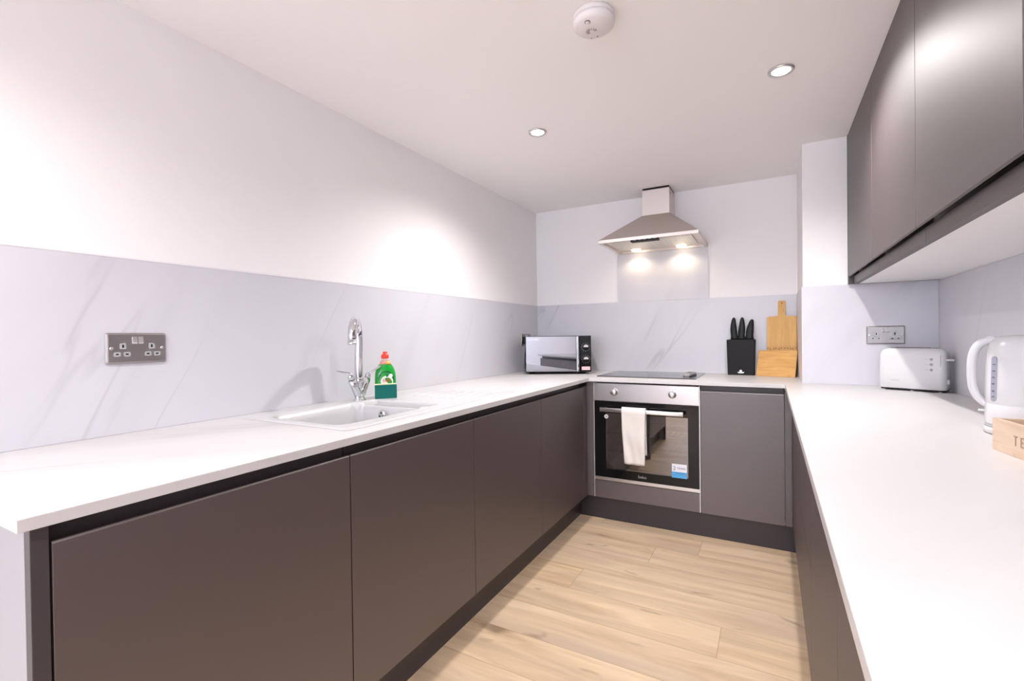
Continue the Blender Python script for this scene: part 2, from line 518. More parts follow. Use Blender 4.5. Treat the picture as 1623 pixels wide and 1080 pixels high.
DL_LABEL = {
    0: 'lit recessed ceiling downlight nearer the left wall, small white glowing disc in steel ring',
    1: 'lit recessed ceiling downlight nearer the wall cupboards, larger in view, beside the right side',
}
for i, (lx, ly) in enumerate(LAMPS):
    lab = DL_LABEL.get(i, 'recessed ceiling downlight %s %s' % (
        ['', 'second row from the hob', 'row nearest the rear wall'][i // 2],
        'on the left side' if i % 2 == 0 else 'on the wall cupboard side'))
    t = thing('downlight', lab, 'ceiling light', (lx, ly, ZC - 0.004), 0, 'recessed ceiling downlights')
    link('trim_ring', MB().lathe([(0.030, 0.002), (0.029, -0.001), (0.034, -0.003), (0.041, -0.003), (0.0435, 0.0), (0.0435, 0.003)], seg=40), M['steel_soft'], t)
    link('lamp', MB().lathe([(0.001, 0.0), (0.0295, 0.0), (0.0295, -0.0012), (0.001, -0.0025)], c=(0, 0, 0.0005), seg=32), M['lamp_glow'], t)
    spot_light('lamp_light', (0, 0, -0.012), SPOT_W if ly > 1 else SPOT_W_NEAR, SPOT_COL, t)

# ------------------------------------------------------------------ smoke alarm
t = thing('smoke_alarm', 'round white smoke alarm with sounder slots on the ceiling', 'smoke alarm', (-0.457, 1.371, ZC))
link('base_plate', MB().lathe([(0.058, 0.0), (0.0605, -0.004), (0.0605, -0.012), (0.058, -0.0145)], seg=48), M['alarm_plastic'], t)
link('cover', MB().lathe([(0.055, -0.0145), (0.0615, -0.017), (0.0615, -0.024), (0.059, -0.034), (0.052, -0.039), (0.001, -0.041)], seg=48), M['alarm_plastic'], t)
link('test_button', MB().lathe([(0.0062, -0.038), (0.0062, -0.0425), (0.005, -0.044), (0.001, -0.0442)], c=(-0.007, -0.037, 0), seg=20), M['alarm_plastic'], t)
link('button_ring', MB().lathe([(0.0084, -0.0385), (0.0084, -0.0416), (0.0066, -0.0416), (0.0066, -0.0385)], c=(-0.007, -0.037, 0), seg=20), M['grey_ink'], t)
sl = MB()
for k in range(9):
    a = math.radians(150 + k * 27.5)
    ca, sa = math.cos(a), math.sin(a)
    c0 = Vector((-0.010, 0.008, -0.0412))
    d = Vector((ca, sa, 0)); p = Vector((-sa, ca, 0)) * 0.0011
    q = [c0 + d * 0.007 - p, c0 + d * 0.017 - p, c0 + d * 0.017 + p, c0 + d * 0.007 + p]
    sl.add(q + [v - Vector((0, 0, 0.0004)) for v in q], [(0, 1, 2, 3), (4, 7, 6, 5), (0, 4, 5, 1), (1, 5, 6, 2), (2, 6, 7, 3), (3, 7, 4, 0)])
link('sounder_slots', sl, simple('slot_grey', (0.36, 0.33, 0.34), 0.7), t)
link('indicator', MB().lathe([(0.0018, -0.040), (0.0018, -0.0417), (0.0005, -0.0422)], c=(-0.002, 0.041, 0), seg=10).lathe([(0.0014, -0.040), (0.0014, -0.0416), (0.0004, -0.042)], c=(-0.022, 0.041, 0), seg=10), M['grey_ink'], t)

# ------------------------------------------------------------------ worktop and splashbacks
xs = [XL + 0.0006, -1.52, -1.06, XWL, XWR, XCOL - 0.0006, XR - 0.0006]
ys = [YEND, 0.2532, 0.955, 1.915, YWB, YCOL - 0.0006, YB - 0.0006]
def wt_in(x, y):
    if -1.52 < x < -1.06 and 0.955 < y < 1.915: return False
    if x < XWL: return y > 0.2532
    if x < XWR: return y > YWB
    if x < XCOL: return True
    return y < YCOL
wt = link('worktop', MB().cells(xs, ys, wt_in, ZWB, ZW), M['worktop'], bevel=0.0012)
tag(wt, 'white marble-effect U-shaped worktop running over all the base cabinets', 'worktop')

def sheet(name, mb, mat, lab):
    o = link(name, mb, mat)
    return tag(o, lab, 'splashback')
SP = 0.006
EP = 0.0006
ls = thing('splashback', 'long pale marble-effect splashback behind the sink on the left wall', 'splashback', (XL, 1.5, ZW))
link('panel', MB().box(XL + EP, XL + SP, -0.30, YB - SP - EP, ZW + EP, ZS), M['marble_yz'], ls, world_space=True)
link('top_seal', MB().box(XL + EP, XL + SP + 0.001, -0.30, YB - SP - 0.002, ZS, ZS + 0.005), M['seal'], ls, world_space=True)
bs = thing('splashback', 'low pale marble-effect splashback on the end wall behind microwave and knife block', 'splashback', (-0.7, YB, ZW))
link('panel', MB().box(XL + EP, XCOL - SP - EP, YB - SP, YB - EP, ZW + EP, ZS), M['marble_xz'], bs, world_space=True)
link('top_seal', MB().box(XL + SP + 0.002, -0.9565, YB - SP - 0.001, YB - EP, ZS, ZS + 0.004), M['seal'], bs, world_space=True)
link('top_seal', MB().box(-0.3525, XCOL - SP - EP, YB - SP - 0.001, YB - EP, ZS, ZS + 0.004), M['seal'], bs, world_space=True)
sheet('splashback', MB().box(-0.956, -0.353, YB - SP, YB - EP, ZS + EP, 1.705), M['marble_xz'], 'square marble-effect splashback panel rising up to the cooker hood')
ps = thing('splashback', 'pale marble-effect splashback on the column behind the toaster', 'splashback', (0.4, YCOL, ZW))
link('panel', MB().box(XCOL - EP, XR - SP - EP, YCOL - SP, YCOL - EP, ZW + EP, ZS), M['marble_xz'], ps, world_space=True)
link('return_panel', MB().box(XCOL - SP, XCOL - EP, YCOL - SP, YB - SP - 0.001, ZW + EP, ZS), M['marble_yz2'], ps, world_space=True)
sheet('splashback', MB().box(XR - SP, XR - EP, YEND, YCOL - SP - EP, ZW + EP, 1.3638), M['marble_yz2'], 'pale marble-effect splashback on the right wall beneath the wall cupboards')

# ------------------------------------------------------------------ base cabinets
GAP = 0.0018
def door_prof(t=0.018, z0=0.15, z1=0.8192, lip=0.016):
    """J-pull edge: (depth behind the front face, z)"""
    return [(0, z0), (0, z1 - 0.004), (0.002, z1 - 0.001), (0.005, z1), (0.0085, z1 - 0.004), (0.012, z1 - lip), (t, z1 - lip), (t, z0)]

def base_unit(kind, lab, a, b_, plane, run, back, top=0.78, fronts=None, sidecol=None, ground=0.15):
    """run 'L': faces +x, spans y a..b; run 'R': faces -x; run 'B': faces -y, spans x a..b"""
    c = (a + b_) / 2
    loc = {'L': ((plane + back) / 2, c, ground), 'R': ((plane + back) / 2, c, ground), 'B': (c, (plane + back) / 2, ground)}[run]
    t = thing(kind, lab, 'cabinet', loc, 0, 'graphite base cabinets')
    s = {'L': -1, 'R': 1, 'B': 1}[run]
    P = lambda d: plane + s * d                                   # depth behind the door face
    def bx(mb, d0, d1, u0, u1, z0, z1):
        p0, p1 = sorted((P(d0), P(d1)))
        if run == 'B': mb.box(u0, u1, p0, p1, z0, z1)
        else: mb.box(p0, p1, u0, u1, z0, z1)
    D = abs(back - plane) - 0.002
    chan_back = 0.047
    mb = MB()
    bx(mb, 0.0195, D, a + 0.0005, a + 0.018, 0.15, top)
    bx(mb, 0.0195, D, b_ - 0.018, b_ - 0.0005, 0.15, top)
    bx(mb, 0.0195, D, a + 0.018, b_ - 0.018, 0.15, 0.168)
    bx(mb, D - 0.008, D, a + 0.018, b_ - 0.018, 0.168, min(top, 0.60))
    if top > 0.7:
        bx(mb, chan_back, D, a + 0.0005, a + 0.018, top, 0.835); bx(mb, chan_back, D, b_ - 0.018, b_ - 0.0005, top, 0.835)
    link('body', mb, sidecol or M['carcass'], t, world_space=True)
    ra = MB(); bx(ra, 0.028, 0.046, a + 0.0016, b_ - 0.0016, 0.79, ZWB - 0.001)
    bx(ra, 0.0195, 0.028, a + 0.0016, b_ - 0.0016, 0.785, 0.790)
    link('handle_channel', ra, M['cabrail'], t, world_space=True)
    for (nm, z0, z1) in (fronts or [('door', 0.1505, 0.8192)]):
        pr = door_prof(z0=z0, z1=z1)
        poly = [(P(d), z) for d, z in pr]
        dm = MB()
        if run == 'B': dm.prism(poly, 0, a + GAP, b_ - GAP)
        else: dm.prism(poly, 1, a + GAP, b_ - GAP)
        link(nm, dm, M['cab'], t, world_space=True, bevel=0.0008)
    return t

y0 = 0.2958
lab = ['graphite base cabinet at the open left end of the sink worktop',
       'graphite base cabinet beneath the sink bowl',
       'graphite base cabinet under the draining end of the sink, third from the left end',
       'graphite base cabinet in the left run closest to the oven']
for k in range(4):
    base_unit('base_cabinet', lab[k], y0 + 0.6 * k, y0 + 0.6 * (k + 1), XDL, 'L', XL,
              top=0.68 if k in (1, 2) else 0.78, sidecol=M['carcass_grey'])
o = link('filler_panel', MB().box(XDL - 0.022, XDL - 0.0005, 0.2725, 0.2945, 0.0, ZWB - 0.0005), M['cabrail'], bevel=0.0008)
tag(o, 'narrow graphite upright filler at the open left end of the cabinets', 'filler panel')
o = link('end_panel', MB().box(XL + 0.001, XDL - 0.023, 0.2725, 0.2945, 0.0, ZWB - 0.0005), M['carcass_grey'])
tag(o, 'pale grey end panel closing the open left end of the cabinets', 'panel')
# corner posts
o = link('filler_panel', MB().box(XDL + 0.0005, -0.9442, YDB + 0.001, YDB + 0.018, 0.1505, ZWB - 0.0005).box(XDL - 0.018, XDL, YDB - 0.052, YDB + 0.018, 0.1505, ZWB - 0.03), M['cab'], bevel=0.0008)
tag(o, 'graphite corner filler upright between left cabinets and the oven', 'filler panel')
o = link('filler_panel', MB().box(0.0628, XDR - 0.001, YDB + 0.001, YDB + 0.018, 0.1505, ZWB - 0.0005).box(XDR, XDR + 0.018, 2.652, YDB + 0.018, 0.1505, ZWB - 0.03), M['cab'], bevel=0.0008)
tag(o, 'graphite corner filler upright right of the cabinet beside the oven', 'filler panel')
base_unit('base_cabinet', 'graphite base cabinet right of the oven, below the knife block', -0.3378, 0.0618, YDB, 'B', YB)
redge = [2.65, 2.05, 1.53, 0.94, 0.34, -0.28]
rl = ['graphite base cabinet in the right run nearest the oven corner',
      'graphite drawer unit in the right run, showing the slanting drawer gap',
      'graphite base cabinet in the right run directly before the drawer unit',
      'graphite base cabinet in the right run at the bottom edge of the photo',
      'graphite base cabinet at the near free end of the right run']
for k in range(5):
    fr_ = [('drawer', 0.1505, 0.478), ('drawer', 0.4815, 0.8192)] if k == 1 else None
    base_unit('drawer_unit' if k == 1 else 'base_cabinet', rl[k], redge[k + 1], redge[k], XDR, 'R', XR, fronts=fr_)
# plinths
def plinth(mb, lab):
    tag(link('plinth', mb, M['plinth'], bevel=0.0008), lab, 'plinth')
plinth(MB().box(-1.073, -1.0572, 0.2955, 2.81, 0, 0.1495), 'dark graphite plinth under the left run of cabinets')
plinth(MB().box(-1.0572, 0.1165, 2.8105, 2.826, 0, 0.1495), 'dark graphite plinth under the oven and its neighbouring cabinet')
plinth(MB().box(0.1169, 0.133, -0.28, 2.81, 0, 0.1495), 'dark graphite plinth under the right run of cabinets')

# ------------------------------------------------------------------ wall cupboards
XWC = 0.3371
ue = [2.8008, 2.2, 1.599, 0.998, 0.397, -0.20]
wl = ['graphite wall cupboard nearest the column', 'second graphite wall cupboard from the column',
      'large graphite wall cupboard third from the column, beside the photo\'s right edge',
      'graphite wall cupboard cut off at the upper right corner of the photo',
      'graphite wall cupboard behind the others, nearest the rear wall']
for k in range(5):
    b_, a = ue[k], ue[k + 1]
    t = thing('wall_cupboard', wl[k], 'cupboard', ((XWC + XR) / 2, (a + b_) / 2, 1.364), 0, 'graphite wall cupboards')
    mb = MB()
    x0 = XWC + 0.0195
    mb.box(x0 + 0.022, XR - 0.001, a + 0.0004, a + 0.018, 1.3645, ZC - 0.001).box(x0 + 0.022, XR - 0.001, b_ - 0.018, b_ - 0.0004, 1.3645, ZC - 0.001)
    mb.box(x0 + 0.022, XR - 0.001, a + 0.018, b_ - 0.018, 1.3645, 1.3825).box(x0 + 0.022, XR - 0.001, a + 0.018, b_ - 0.018, ZC - 0.02, ZC - 0.001)
    link('body', mb, M['carcass'], t, world_space=True)
    link('handle_rail', MB().box(x0 + 0.001, x0 + 0.0215, a + 0.0014, b_ - 0.0014, 1.3642, 1.402), M['cab'], t, world_space=True, bevel=0.0006)
    link('door', MB().prism([(XWC, 1.4035), (XWC, ZC - 0.003), (XWC + 0.018, ZC - 0.003), (XWC + 0.018, 1.419), (XWC + 0.011, 1.416), (XWC + 0.007, 1.4035), (XWC + 0.004, 1.4)], 1, a + GAP, b_ - GAP), M['cab'], t, world_space=True, bevel=0.0008)
o = link('filler_panel', MB().box(XWC, XR - 0.001, 2.8012, YCOL - 0.0005, 1.3661 if False else ZS + 0.0005, ZC - 0.001), M['cabrail'], bevel=0.0006)
tag(o, 'thin dark end filler closing the wall cupboards against the column', 'filler panel')

# ------------------------------------------------------------------ oven
OX0, OX1 = -0.9425, -0.3425
ocx = (OX0 + OX1) / 2
t = thing('built_in_oven', 'built-in single oven with steel panel, black glass door and towel on its handle', 'oven', (ocx, 3.03, 0.254))
L = dict(parent=t, world_space=True)
hb = MB()
hb.box(OX0 + 0.002, OX0 + 0.02, YDB + 0.022, 3.28, 0.256, 0.842).box(OX1 - 0.02, OX1 - 0.002, YDB + 0.022, 3.28, 0.256, 0.842)
hb.box(OX0 + 0.02, OX1 - 0.02, YDB + 0.022, 3.28, 0.256, 0.30).box(OX0 + 0.02, OX1 - 0.02, YDB + 0.022, 3.28, 0.72, 0.842)
hb.box(OX0 + 0.02, OX1 - 0.02, 3.26, 3.28, 0.30, 0.72)
link('cavity', hb, M['enamel'], **L)
cp = link('control_panel', MB().box(OX0 + 0.001, OX1 - 0.001, YDB, YDB + 0.021, 0.7365, 0.8415), M['steel'], bevel=0.0015, **L)
for kx in (-0.8156, -0.4836):
    kz = 0.792
    kn = link('control_knob', MB().lathe([(0.0215, 0.0), (0.0215, -0.005), (0.0185, -0.007), (0.0175, -0.024), (0.015, -0.0265), (0.001, -0.0265)], c=(kx, YDB, kz), axis=1, seg=36), M['steel_soft'], **L)
    link('pointer', MB().box(kx - 0.001, kx + 0.001, YDB - 0.0275, YDB - 0.026, kz + 0.004, kz + 0.015), M['grey_ink'], parent=kn, world_space=True)
    mk = MB()
    for q in range(11):
        aa = math.radians(-30 + q * 24)
        mk.lathe([(0.0011, 0), (0.0011, -0.0004)], c=(kx + 0.031 * math.cos(aa), YDB, kz + 0.031 * math.sin(aa)), axis=1, seg=8)
    link('dial_marks', mk, M['grey_ink'], **L)
# door: black frame around a window
dx0, dx1, dz0, dz1 = OX0 + 0.004, OX1 - 0.002, 0.2775, 0.7325
wx0_, wx1_, wz0_, wz1_ = -0.868, -0.402, 0.330, 0.665
fd = MB()
fd.box(dx0, wx0_, YDB, YDB + 0.02, dz0, dz1).box(wx1_, dx1, YDB, YDB + 0.02, dz0, dz1)
fd.box(wx0_, wx1_, YDB, YDB + 0.02, dz0, wz0_).box(wx0_, wx1_, YDB, YDB + 0.02, wz1_, dz1)
dr = link('door', fd, M['black_gloss'], **L)
link('window_pane', MB().box(wx0_ + 0.0002, wx1_ - 0.0002, YDB + 0.0002, YDB + 0.004, wz0_ + 0.0002, wz1_ - 0.0002), M['oven_window'], parent=dr, world_space=True)
hd = MB()
hd.prism([(YDB - 0.046 + p[0], 0.690 + p[1]) for p in rrect(0.016, 0.024, 0.005)], 0, -0.8890, -0.4185, True)
link('handle', hd, M['steel_soft'], parent=dr, world_space=True, bevel=0.001)
for xx in (-0.868, -0.440):
    link('handle_mount', MB().box(xx - 0.008, xx + 0.008, YDB - 0.039, YDB, 0.683, 0.697), M['steel_soft'], parent=dr, world_space=True)
link('bottom_trim', MB().box(dx0 - 0.001, dx1 + 0.0005, YDB - 0.001, YDB + 0.02, 0.2575, 0.2765), M['steel_soft'], bevel=0.001, **L)
link('round_sticker', MB().lathe([(0.0125, 0), (0.0125, -0.0004)], c=(-0.8655, YDB, 0.643), axis=1, seg=28), M['sticker_white'], parent=dr, world_space=True)
link('sticker_mark', MB().lathe([(0.0045, -0.0004), (0.0045, -0.0007)], c=(-0.8655, YDB, 0.643), axis=1, seg=16), M['grey_ink'], parent=dr, world_space=True)
sx0, sx1, sz0, sz1 = -0.4895, -0.4095, 0.326, 0.404
st = link('warranty_sticker', MB().box(sx0, sx1, YDB - 0.0004, YDB, sz0, sz1), M['sticker_white'], **L)
link('blue_band', MB().box(sx0, sx1, YDB - 0.0007, YDB - 0.0004, sz0, sz0 + 0.034), M['blue'], parent=st, world_space=True)
def wtext(name, s, size, mat, parent, origin, right, upv, **kw):
    o = ORG[parent.name]
    return text(name, s, size, mat, parent, frame(Vector(origin) - o, right, upv), **kw)
wtext('lettering', '2', 0.030, M['blue_dark'], st, (sx0 + 0.014, YDB - 0.0006, 0.378), (1, 0, 0), (0, 0, 1))
wtext('lettering', 'YEARS', 0.0165, M['blue_dark'], st, (sx0 + 0.050, YDB - 0.0006, 0.380), (1, 0, 0), (0, 0, 1))
wtext('lettering', 'GUARANTEE', 0.0085, M['blue_dark'], st, (sx0 + 0.043, YDB - 0.001, 0.353), (1, 0, 0), (0, 0, 1))
wtext('lettering', 'beko', 0.024, M['grey_plastic'], dr, (-0.655, YDB - 0.0004, 0.303), (1, 0, 0), (0, 0, 1))
# racks and side runners seen through the window
for z in (0.43, 0.535):
    rk = MB()
    rk.tube([(-0.885, 2.80, z), (-0.385, 2.80, z)], 0.003, 8).tube([(-0.885, 3.22, z), (-0.385, 3.22, z)], 0.003, 8)
    for q in range(17):
        xx = -0.875 + q * 0.030
        rk.tube([(xx, 2.80, z), (xx, 3.22, z)], 0.0017, 6)
    link('wire_rack', rk, M['chrome'], **L)
for xx in (-0.915, -0.370):
    sr = MB()
    for z in (0.42, 0.525, 0.63):
        sr.tube([(xx, 2.79, z), (xx, 3.24, z)], 0.003, 8)
    for yy in (2.79, 3.24):
        sr.tube([(xx, yy, 0.36), (xx, yy, 0.68)], 0.003, 8)
    link('side_runner', sr, M['chrome'], **L)

# housing around the oven
t = thing('oven_housing', 'graphite oven housing cabinet with plain panel below the oven', 'cabinet', (ocx, 3.03, 0.15))
hb = MB().box(OX0 - 0.001, OX0 + 0.0008, YDB + 0.001, 3.33, 0.151, 0.845).box(OX1 - 0.0005, OX1 + 0.0035, YDB - 0.0005, 3.33, 0.151, 0.845)
hb.box(OX0, OX1, YDB + 0.02, 3.33, 0.2445, 0.2545)
link('body', hb, M['carcass'], t, world_space=True)
link('lower_panel', MB().box(OX0 + 0.001, OX1 - 0.001, YDB, YDB + 0.018, 0.1505, 0.2535), M['cab'], t, world_space=True, bevel=0.0008)

# tea towel over the oven handle
tw = MB()
tx0, tx1 = -0.757, -0.620
yc, zc_ = YDB - 0.046, 0.690
prof = []
for k in range(26): prof.append((yc - 0.0145, 0.392 + (0.692 - 0.392) * k / 25))
for k in range(1, 12):
    a = PI - PI * k / 12
    prof.append((yc + 0.0145 * math.cos(a), 0.694 + 0.0155 * math.sin(a)))
for k in range(22): prof.append((yc + 0.0145, 0.692 - (0.692 - 0.44) * k / 21))
NX = 22
def tw_pt(i, k, off):
    y, z = prof[k]
    u = i / NX
    f = max(0.0, (0.68 - z)) / 0.29
    side = -1 if k < 32 else 1
    wav = 0.004 * f * math.sin(u * 7.0 + 1.0 + z * 9) + 0.0025 * f * math.sin(u * 15 + z * 21) + 0.0015 * math.sin(z * 40 + u * 4)
    x = tx0 + (tx1 - tx0) * u
    x += (0.016 * f * (1 - u) - 0.006 * f * u) * (1 if side < 0 else 0.4) + 0.003 * math.sin(z * 18) * f
    nk = (-1 if k < 26 else (1 if k > 36 else 0))
    yy = y + wav * (1 if side < 0 else 0.4) - (0.006 * f if side < 0 else 0) + off * (nk if nk else 0)
    zz = z + (off if nk == 0 else 0)
    zz -= (0.004 * math.sin(u * 3) * f if side < 0 else 0)
    return (x, yy, zz)
for off in (0.0, 0.0035):
    pts = [tw_pt(i, k, off) for k in range(len(prof)) for i in range(NX + 1)]
    W_ = NX + 1
    tw.add(pts, [(k * W_ + i, k * W_ + i + 1, (k + 1) * W_ + i + 1, (k + 1) * W_ + i) for k in range(len(prof) - 1) for i in range(NX)], True)
nK = len(prof); W_ = NX + 1; Nn = nK * W_
rim = [k * W_ for k in range(nK)] + [(nK - 1) * W_ + i for i in range(1, W_)] + [k * W_ + NX for k in range(nK - 2, -1, -1)] + list(range(NX - 1, 0, -1))
for q in range(len(rim)):
    a, b_ = rim[q], rim[(q + 1) % len(rim)]
    tw.f.append((a, b_, b_ + Nn, a + Nn)); tw.sm.append(False)
tag(link('tea_towel', tw, M['fabric']), 'plain white tea towel draped over the oven door handle', 'towel')

# ------------------------------------------------------------------ hob and what lies on it
t = thing('induction_hob', 'black glass hob set into the worktop above the oven', 'hob', (-0.665, 3.08, ZW + 0.0003))
link('glass_plate', MB().prism([(p[0], p[1]) for p in rrect(0.585, 0.46, 0.006, 4)], 2, 0, 0.0045), M['hob_glass'], t, bevel=0.0008, loc=(0, 0, 0))
for (cx_, cy_, r_) in ((-0.16, -0.11, 0.10), (-0.16, 0.115, 0.075), (0.13, -0.11, 0.075), (0.13, 0.115, 0.10)):
    n = 48
    zr = MB()
    for q in range(n):
        a0, a1 = 2 * PI * q / n, 2 * PI * (q + 1) / n
        zr.add([(cx_ + rr * math.cos(a), cy_ + rr * math.sin(a), 0.0047) for a, rr in ((a0, r_), (a1, r_), (a1, r_ - 0.0015), (a0, r_ - 0.0015))], [(0, 1, 2, 3)])
    link('zone_mark', zr, M['grey_ink'], t)

t = thing('remote_control', 'small silver-grey remote control lying on the right side of the hob', 'remote', (-0.432, 3.062, ZW + 0.005), math.radians(-8))
rings = []
for (y, w, h) in ((-0.075, 0.030, 0.010), (-0.072, 0.038, 0.0155), (-0.06, 0.043, 0.0185), (0.0, 0.044, 0.0185), (0.06, 0.043, 0.018), (0.073, 0.038, 0.015), (0.076, 0.030, 0.010)):
    rings.append([(p[0], y, 0.0005 + h / 2 + p[1]) for p in rrect(w, h, min(h, w) * 0.35, 4)])
link('shell', MB().loft(rings), simple('remote_silver', (0.36, 0.35, 0.35), 0.35), t)
link('base_shell', MB().box(-0.0205, 0.0205, -0.07, 0.07, 0.0, 0.004), M['black'], t, bevel=0.001)
btn = MB()
for r_ in range(6):
    for c_ in range(3):
        btn.box(-0.0125 + c_ * 0.0105 - 0.0032 + 0.002, -0.0125 + c_ * 0.0105 + 0.0032 + 0.002, -0.052 + r_ * 0.015, -0.046 + r_ * 0.015, 0.018, 0.0205)
link('buttons', btn, simple('remote_buttons', (0.13, 0.115, 0.11), 0.5), t)

# ------------------------------------------------------------------ cooker hood
t = thing('cooker_hood', 'brushed steel chimney cooker hood on the end wall with two warm lamps lit', 'cooker hood', (-0.648, YB, 1.706))
L = dict(parent=t, world_space=True)
hx0, hx1, hy0, hz = -0.944, -0.353, 2.87, 1.706
cx0, cx1, cy0 = -0.735, -0.560, 3.15
cx1b = cx1
yb = YB - 0.0005
canopy = MB()
lip = 0.020
vs = [(hx0, hy0, hz), (hx1, hy0, hz), (hx1, yb, hz), (hx0, yb, hz),
      (hx0, hy0, hz + lip), (hx1, hy0, hz + lip), (hx1, yb, hz + lip), (hx0, yb, hz + lip),
      (cx0, cy0, 1.914), (cx1, cy0, 1.914), (cx1, yb, 1.914), (cx0, yb, 1.914),
      (hx0 + .022, hy0 + .022, hz), (hx1 - .022, hy0 + .022, hz), (hx1 - .022, yb - .012, hz), (hx0 + .022, yb - .012, hz),
      (hx0 + .022, hy0 + .022, hz + .016), (hx1 - .022, hy0 + .022, hz + .016), (hx1 - .022, yb - .012, hz + .016), (hx0 + .022, yb - .012, hz + .016)]
fs = [(0, 1, 5, 4), (1, 2, 6, 5), (2, 3, 7, 6), (3, 0, 4, 7), (4, 5, 9, 8), (5, 6, 10, 9), (6, 7, 11, 10), (7, 4, 8, 11), (8, 9, 10, 11),
      (0, 12, 13, 1), (1, 13, 14, 2), (2, 14, 15, 3), (3, 15, 12, 0), (12, 16, 17, 13), (13, 17, 18, 14), (14, 18, 19, 15), (15, 19, 16, 12), (16, 19, 18, 17)]
canopy.add(vs, fs)
link('canopy', canopy, M['steel_v'], bevel=0.0012, **L)
link('chimney', MB().box(cx0 + 0.001, cx1 - 0.001, cy0 + 0.001, yb, 1.914, 2.078), M['steel_v'], bevel=0.0012, **L)
link('chimney_inner', MB().box(cx0 + 0.004, cx1 - 0.004, cy0 + 0.004, yb, 2.078, ZC - 0.0005), M['black_matt'], **L)
link('chimney_screw', MB().lathe([(0.004, 0), (0.004, 0.002), (0.001, 0.0025)], c=(cx1 - 0.0008, cy0 + 0.03, 2.045), axis=0, seg=12), M['black'], **L)
gr = MB()
fx0, fx1, fy0, fy1, fz = hx0 + .05, hx1 - .05, hy0 + .07, yb - .10, hz + .010
gr.box(fx0, fx1, fy0, fy1, fz - 0.002, fz + 0.004)
for q in range(34):
    xx = fx0 + 0.012 + q * (fx1 - fx0 - 0.024) / 33
    gr.box(xx - 0.0025, xx + 0.0025, fy0 + 0.012, fy1 - 0.012, fz - 0.004, fz - 0.002)
link('grease_filter', gr, M['filter'], **L)
ctl = link('control_strip', MB().box(-0.742, -0.578, hy0 + 0.004, hy0 + 0.05, hz - 0.010, hz + 0.012), M['black_matt'], bevel=0.001, **L)
bt = MB()
for q in range(5): bt.box(-0.725 + q * 0.03, -0.707 + q * 0.03, hy0 + 0.002, hy0 + 0.006, hz - 0.003, hz + 0.001)
link('push_buttons', bt, M['grey_plastic'], parent=ctl, world_space=True)
for xx in (-0.803, -0.508):
    lm = link('hood_lamp', MB().lathe([(0.031, 0.010), (0.031, 0.0), (0.027, -0.003), (0.001, -0.003)], c=(xx, yb - 0.085, hz + 0.004), seg=28), M['hood_glow'], **L)
    lo = ORG[lm.name]
    s_ = spot_light('hood_light', Vector((xx, yb - 0.085, hz - 0.003)) - lo, HOOD_W, HOOD_COL, lm, size=0.018, angle=150, blend=0.6)

# ------------------------------------------------------------------ sink
def sd_rr(x, y, cx, cy, hw, hh, r):
    qx, qy = abs(x - cx) - hw + r, abs(y - cy) - hh + r
    return math.hypot(max(qx, 0), max(qy, 0)) + min(max(qx, qy), 0) - r
def sstep(a, b_, v):
    v = max(0.0, min(1.0, (v - a) / (b_ - a))); return v * v * (3 - 2 * v)
SX0, SX1, SY0, SY1 = -1.542, -1.040, 0.932, 1.937
def sink_z(x, y):
    d = sd_rr(x, y, (SX0 + SX1) / 2, (SY0 + SY1) / 2, (SX1 - SX0) / 2, (SY1 - SY0) / 2, 0.02)
    z = 0.0032 - 0.0028 * sstep(-0.010, 0.0, d)
    # main bowl
    db = sd_rr(x, y, -1.285, 1.168, 0.170, 0.1905, 0.045)
    z -= 0.0006 * sstep(0.02, 0.006, db)
    z -= 0.165 * sstep(0.003, -0.016, db) + 0.012 * sstep(-0.02, -0.16, db)
    # narrow recess beside the bowl
    dh = sd_rr(x, y, -1.283, 1.4135, 0.165, 0.0385, 0.012)
    z -= 0.055 * sstep(0.002, -0.013, dh)
    dl = sd_rr(x, y, -1.283, 1.38, 0.150, 0.060, 0.01)
    z -= 0.010 * sstep(0.0, -0.012, dl) * sstep(-0.004, 0.002, db) * sstep(-0.004, 0.002, dh)
    # draining board
    dd = sd_rr(x, y, -1.265, 1.735, 0.185, 0.160, 0.03)
    k = sstep(0.0, -0.022, dd)
    z -= k * 0.002
    return z
nx_, ny_ = 84, 166
sk = MB()
top = []
for j in range(ny_ + 1):
    for i in range(nx_ + 1):
        x = SX0 + (SX1 - SX0) * i / nx_; y = SY0 + (SY1 - SY0) * j / ny_
        # round the outer corners
        d = sd_rr(x, y, (SX0 + SX1) / 2, (SY0 + SY1) / 2, (SX1 - SX0) / 2, (SY1 - SY0) / 2, 0.02)
        top.append((x, y, ZW + 0.0002 + sink_z(x, y)))
Wk = nx_ + 1
sk.add(top, [(j * Wk + i, j * Wk + i + 1, (j + 1) * Wk + i + 1, (j + 1) * Wk + i) for j in range(ny_) for i in range(nx_)], True)
t = thing('kitchen_sink', 'white inset sink with main bowl, narrow recess and flat drainer in left worktop', 'sink', (-1.38, 1.43, ZW))
L = dict(parent=t, world_space=True)
so = link('basin', sk, M['white_sink'], **L)
gv = MB()
for q in range(7):
    xx = -1.43 + q * 0.052
    gv.tube([(xx, 1.60, ZW - 0.0008), (xx, 1.85, ZW - 0.0008)], [0.0035, 0.0035], 10)
link('drainer_ribs', gv, M['white_sink'], **L)
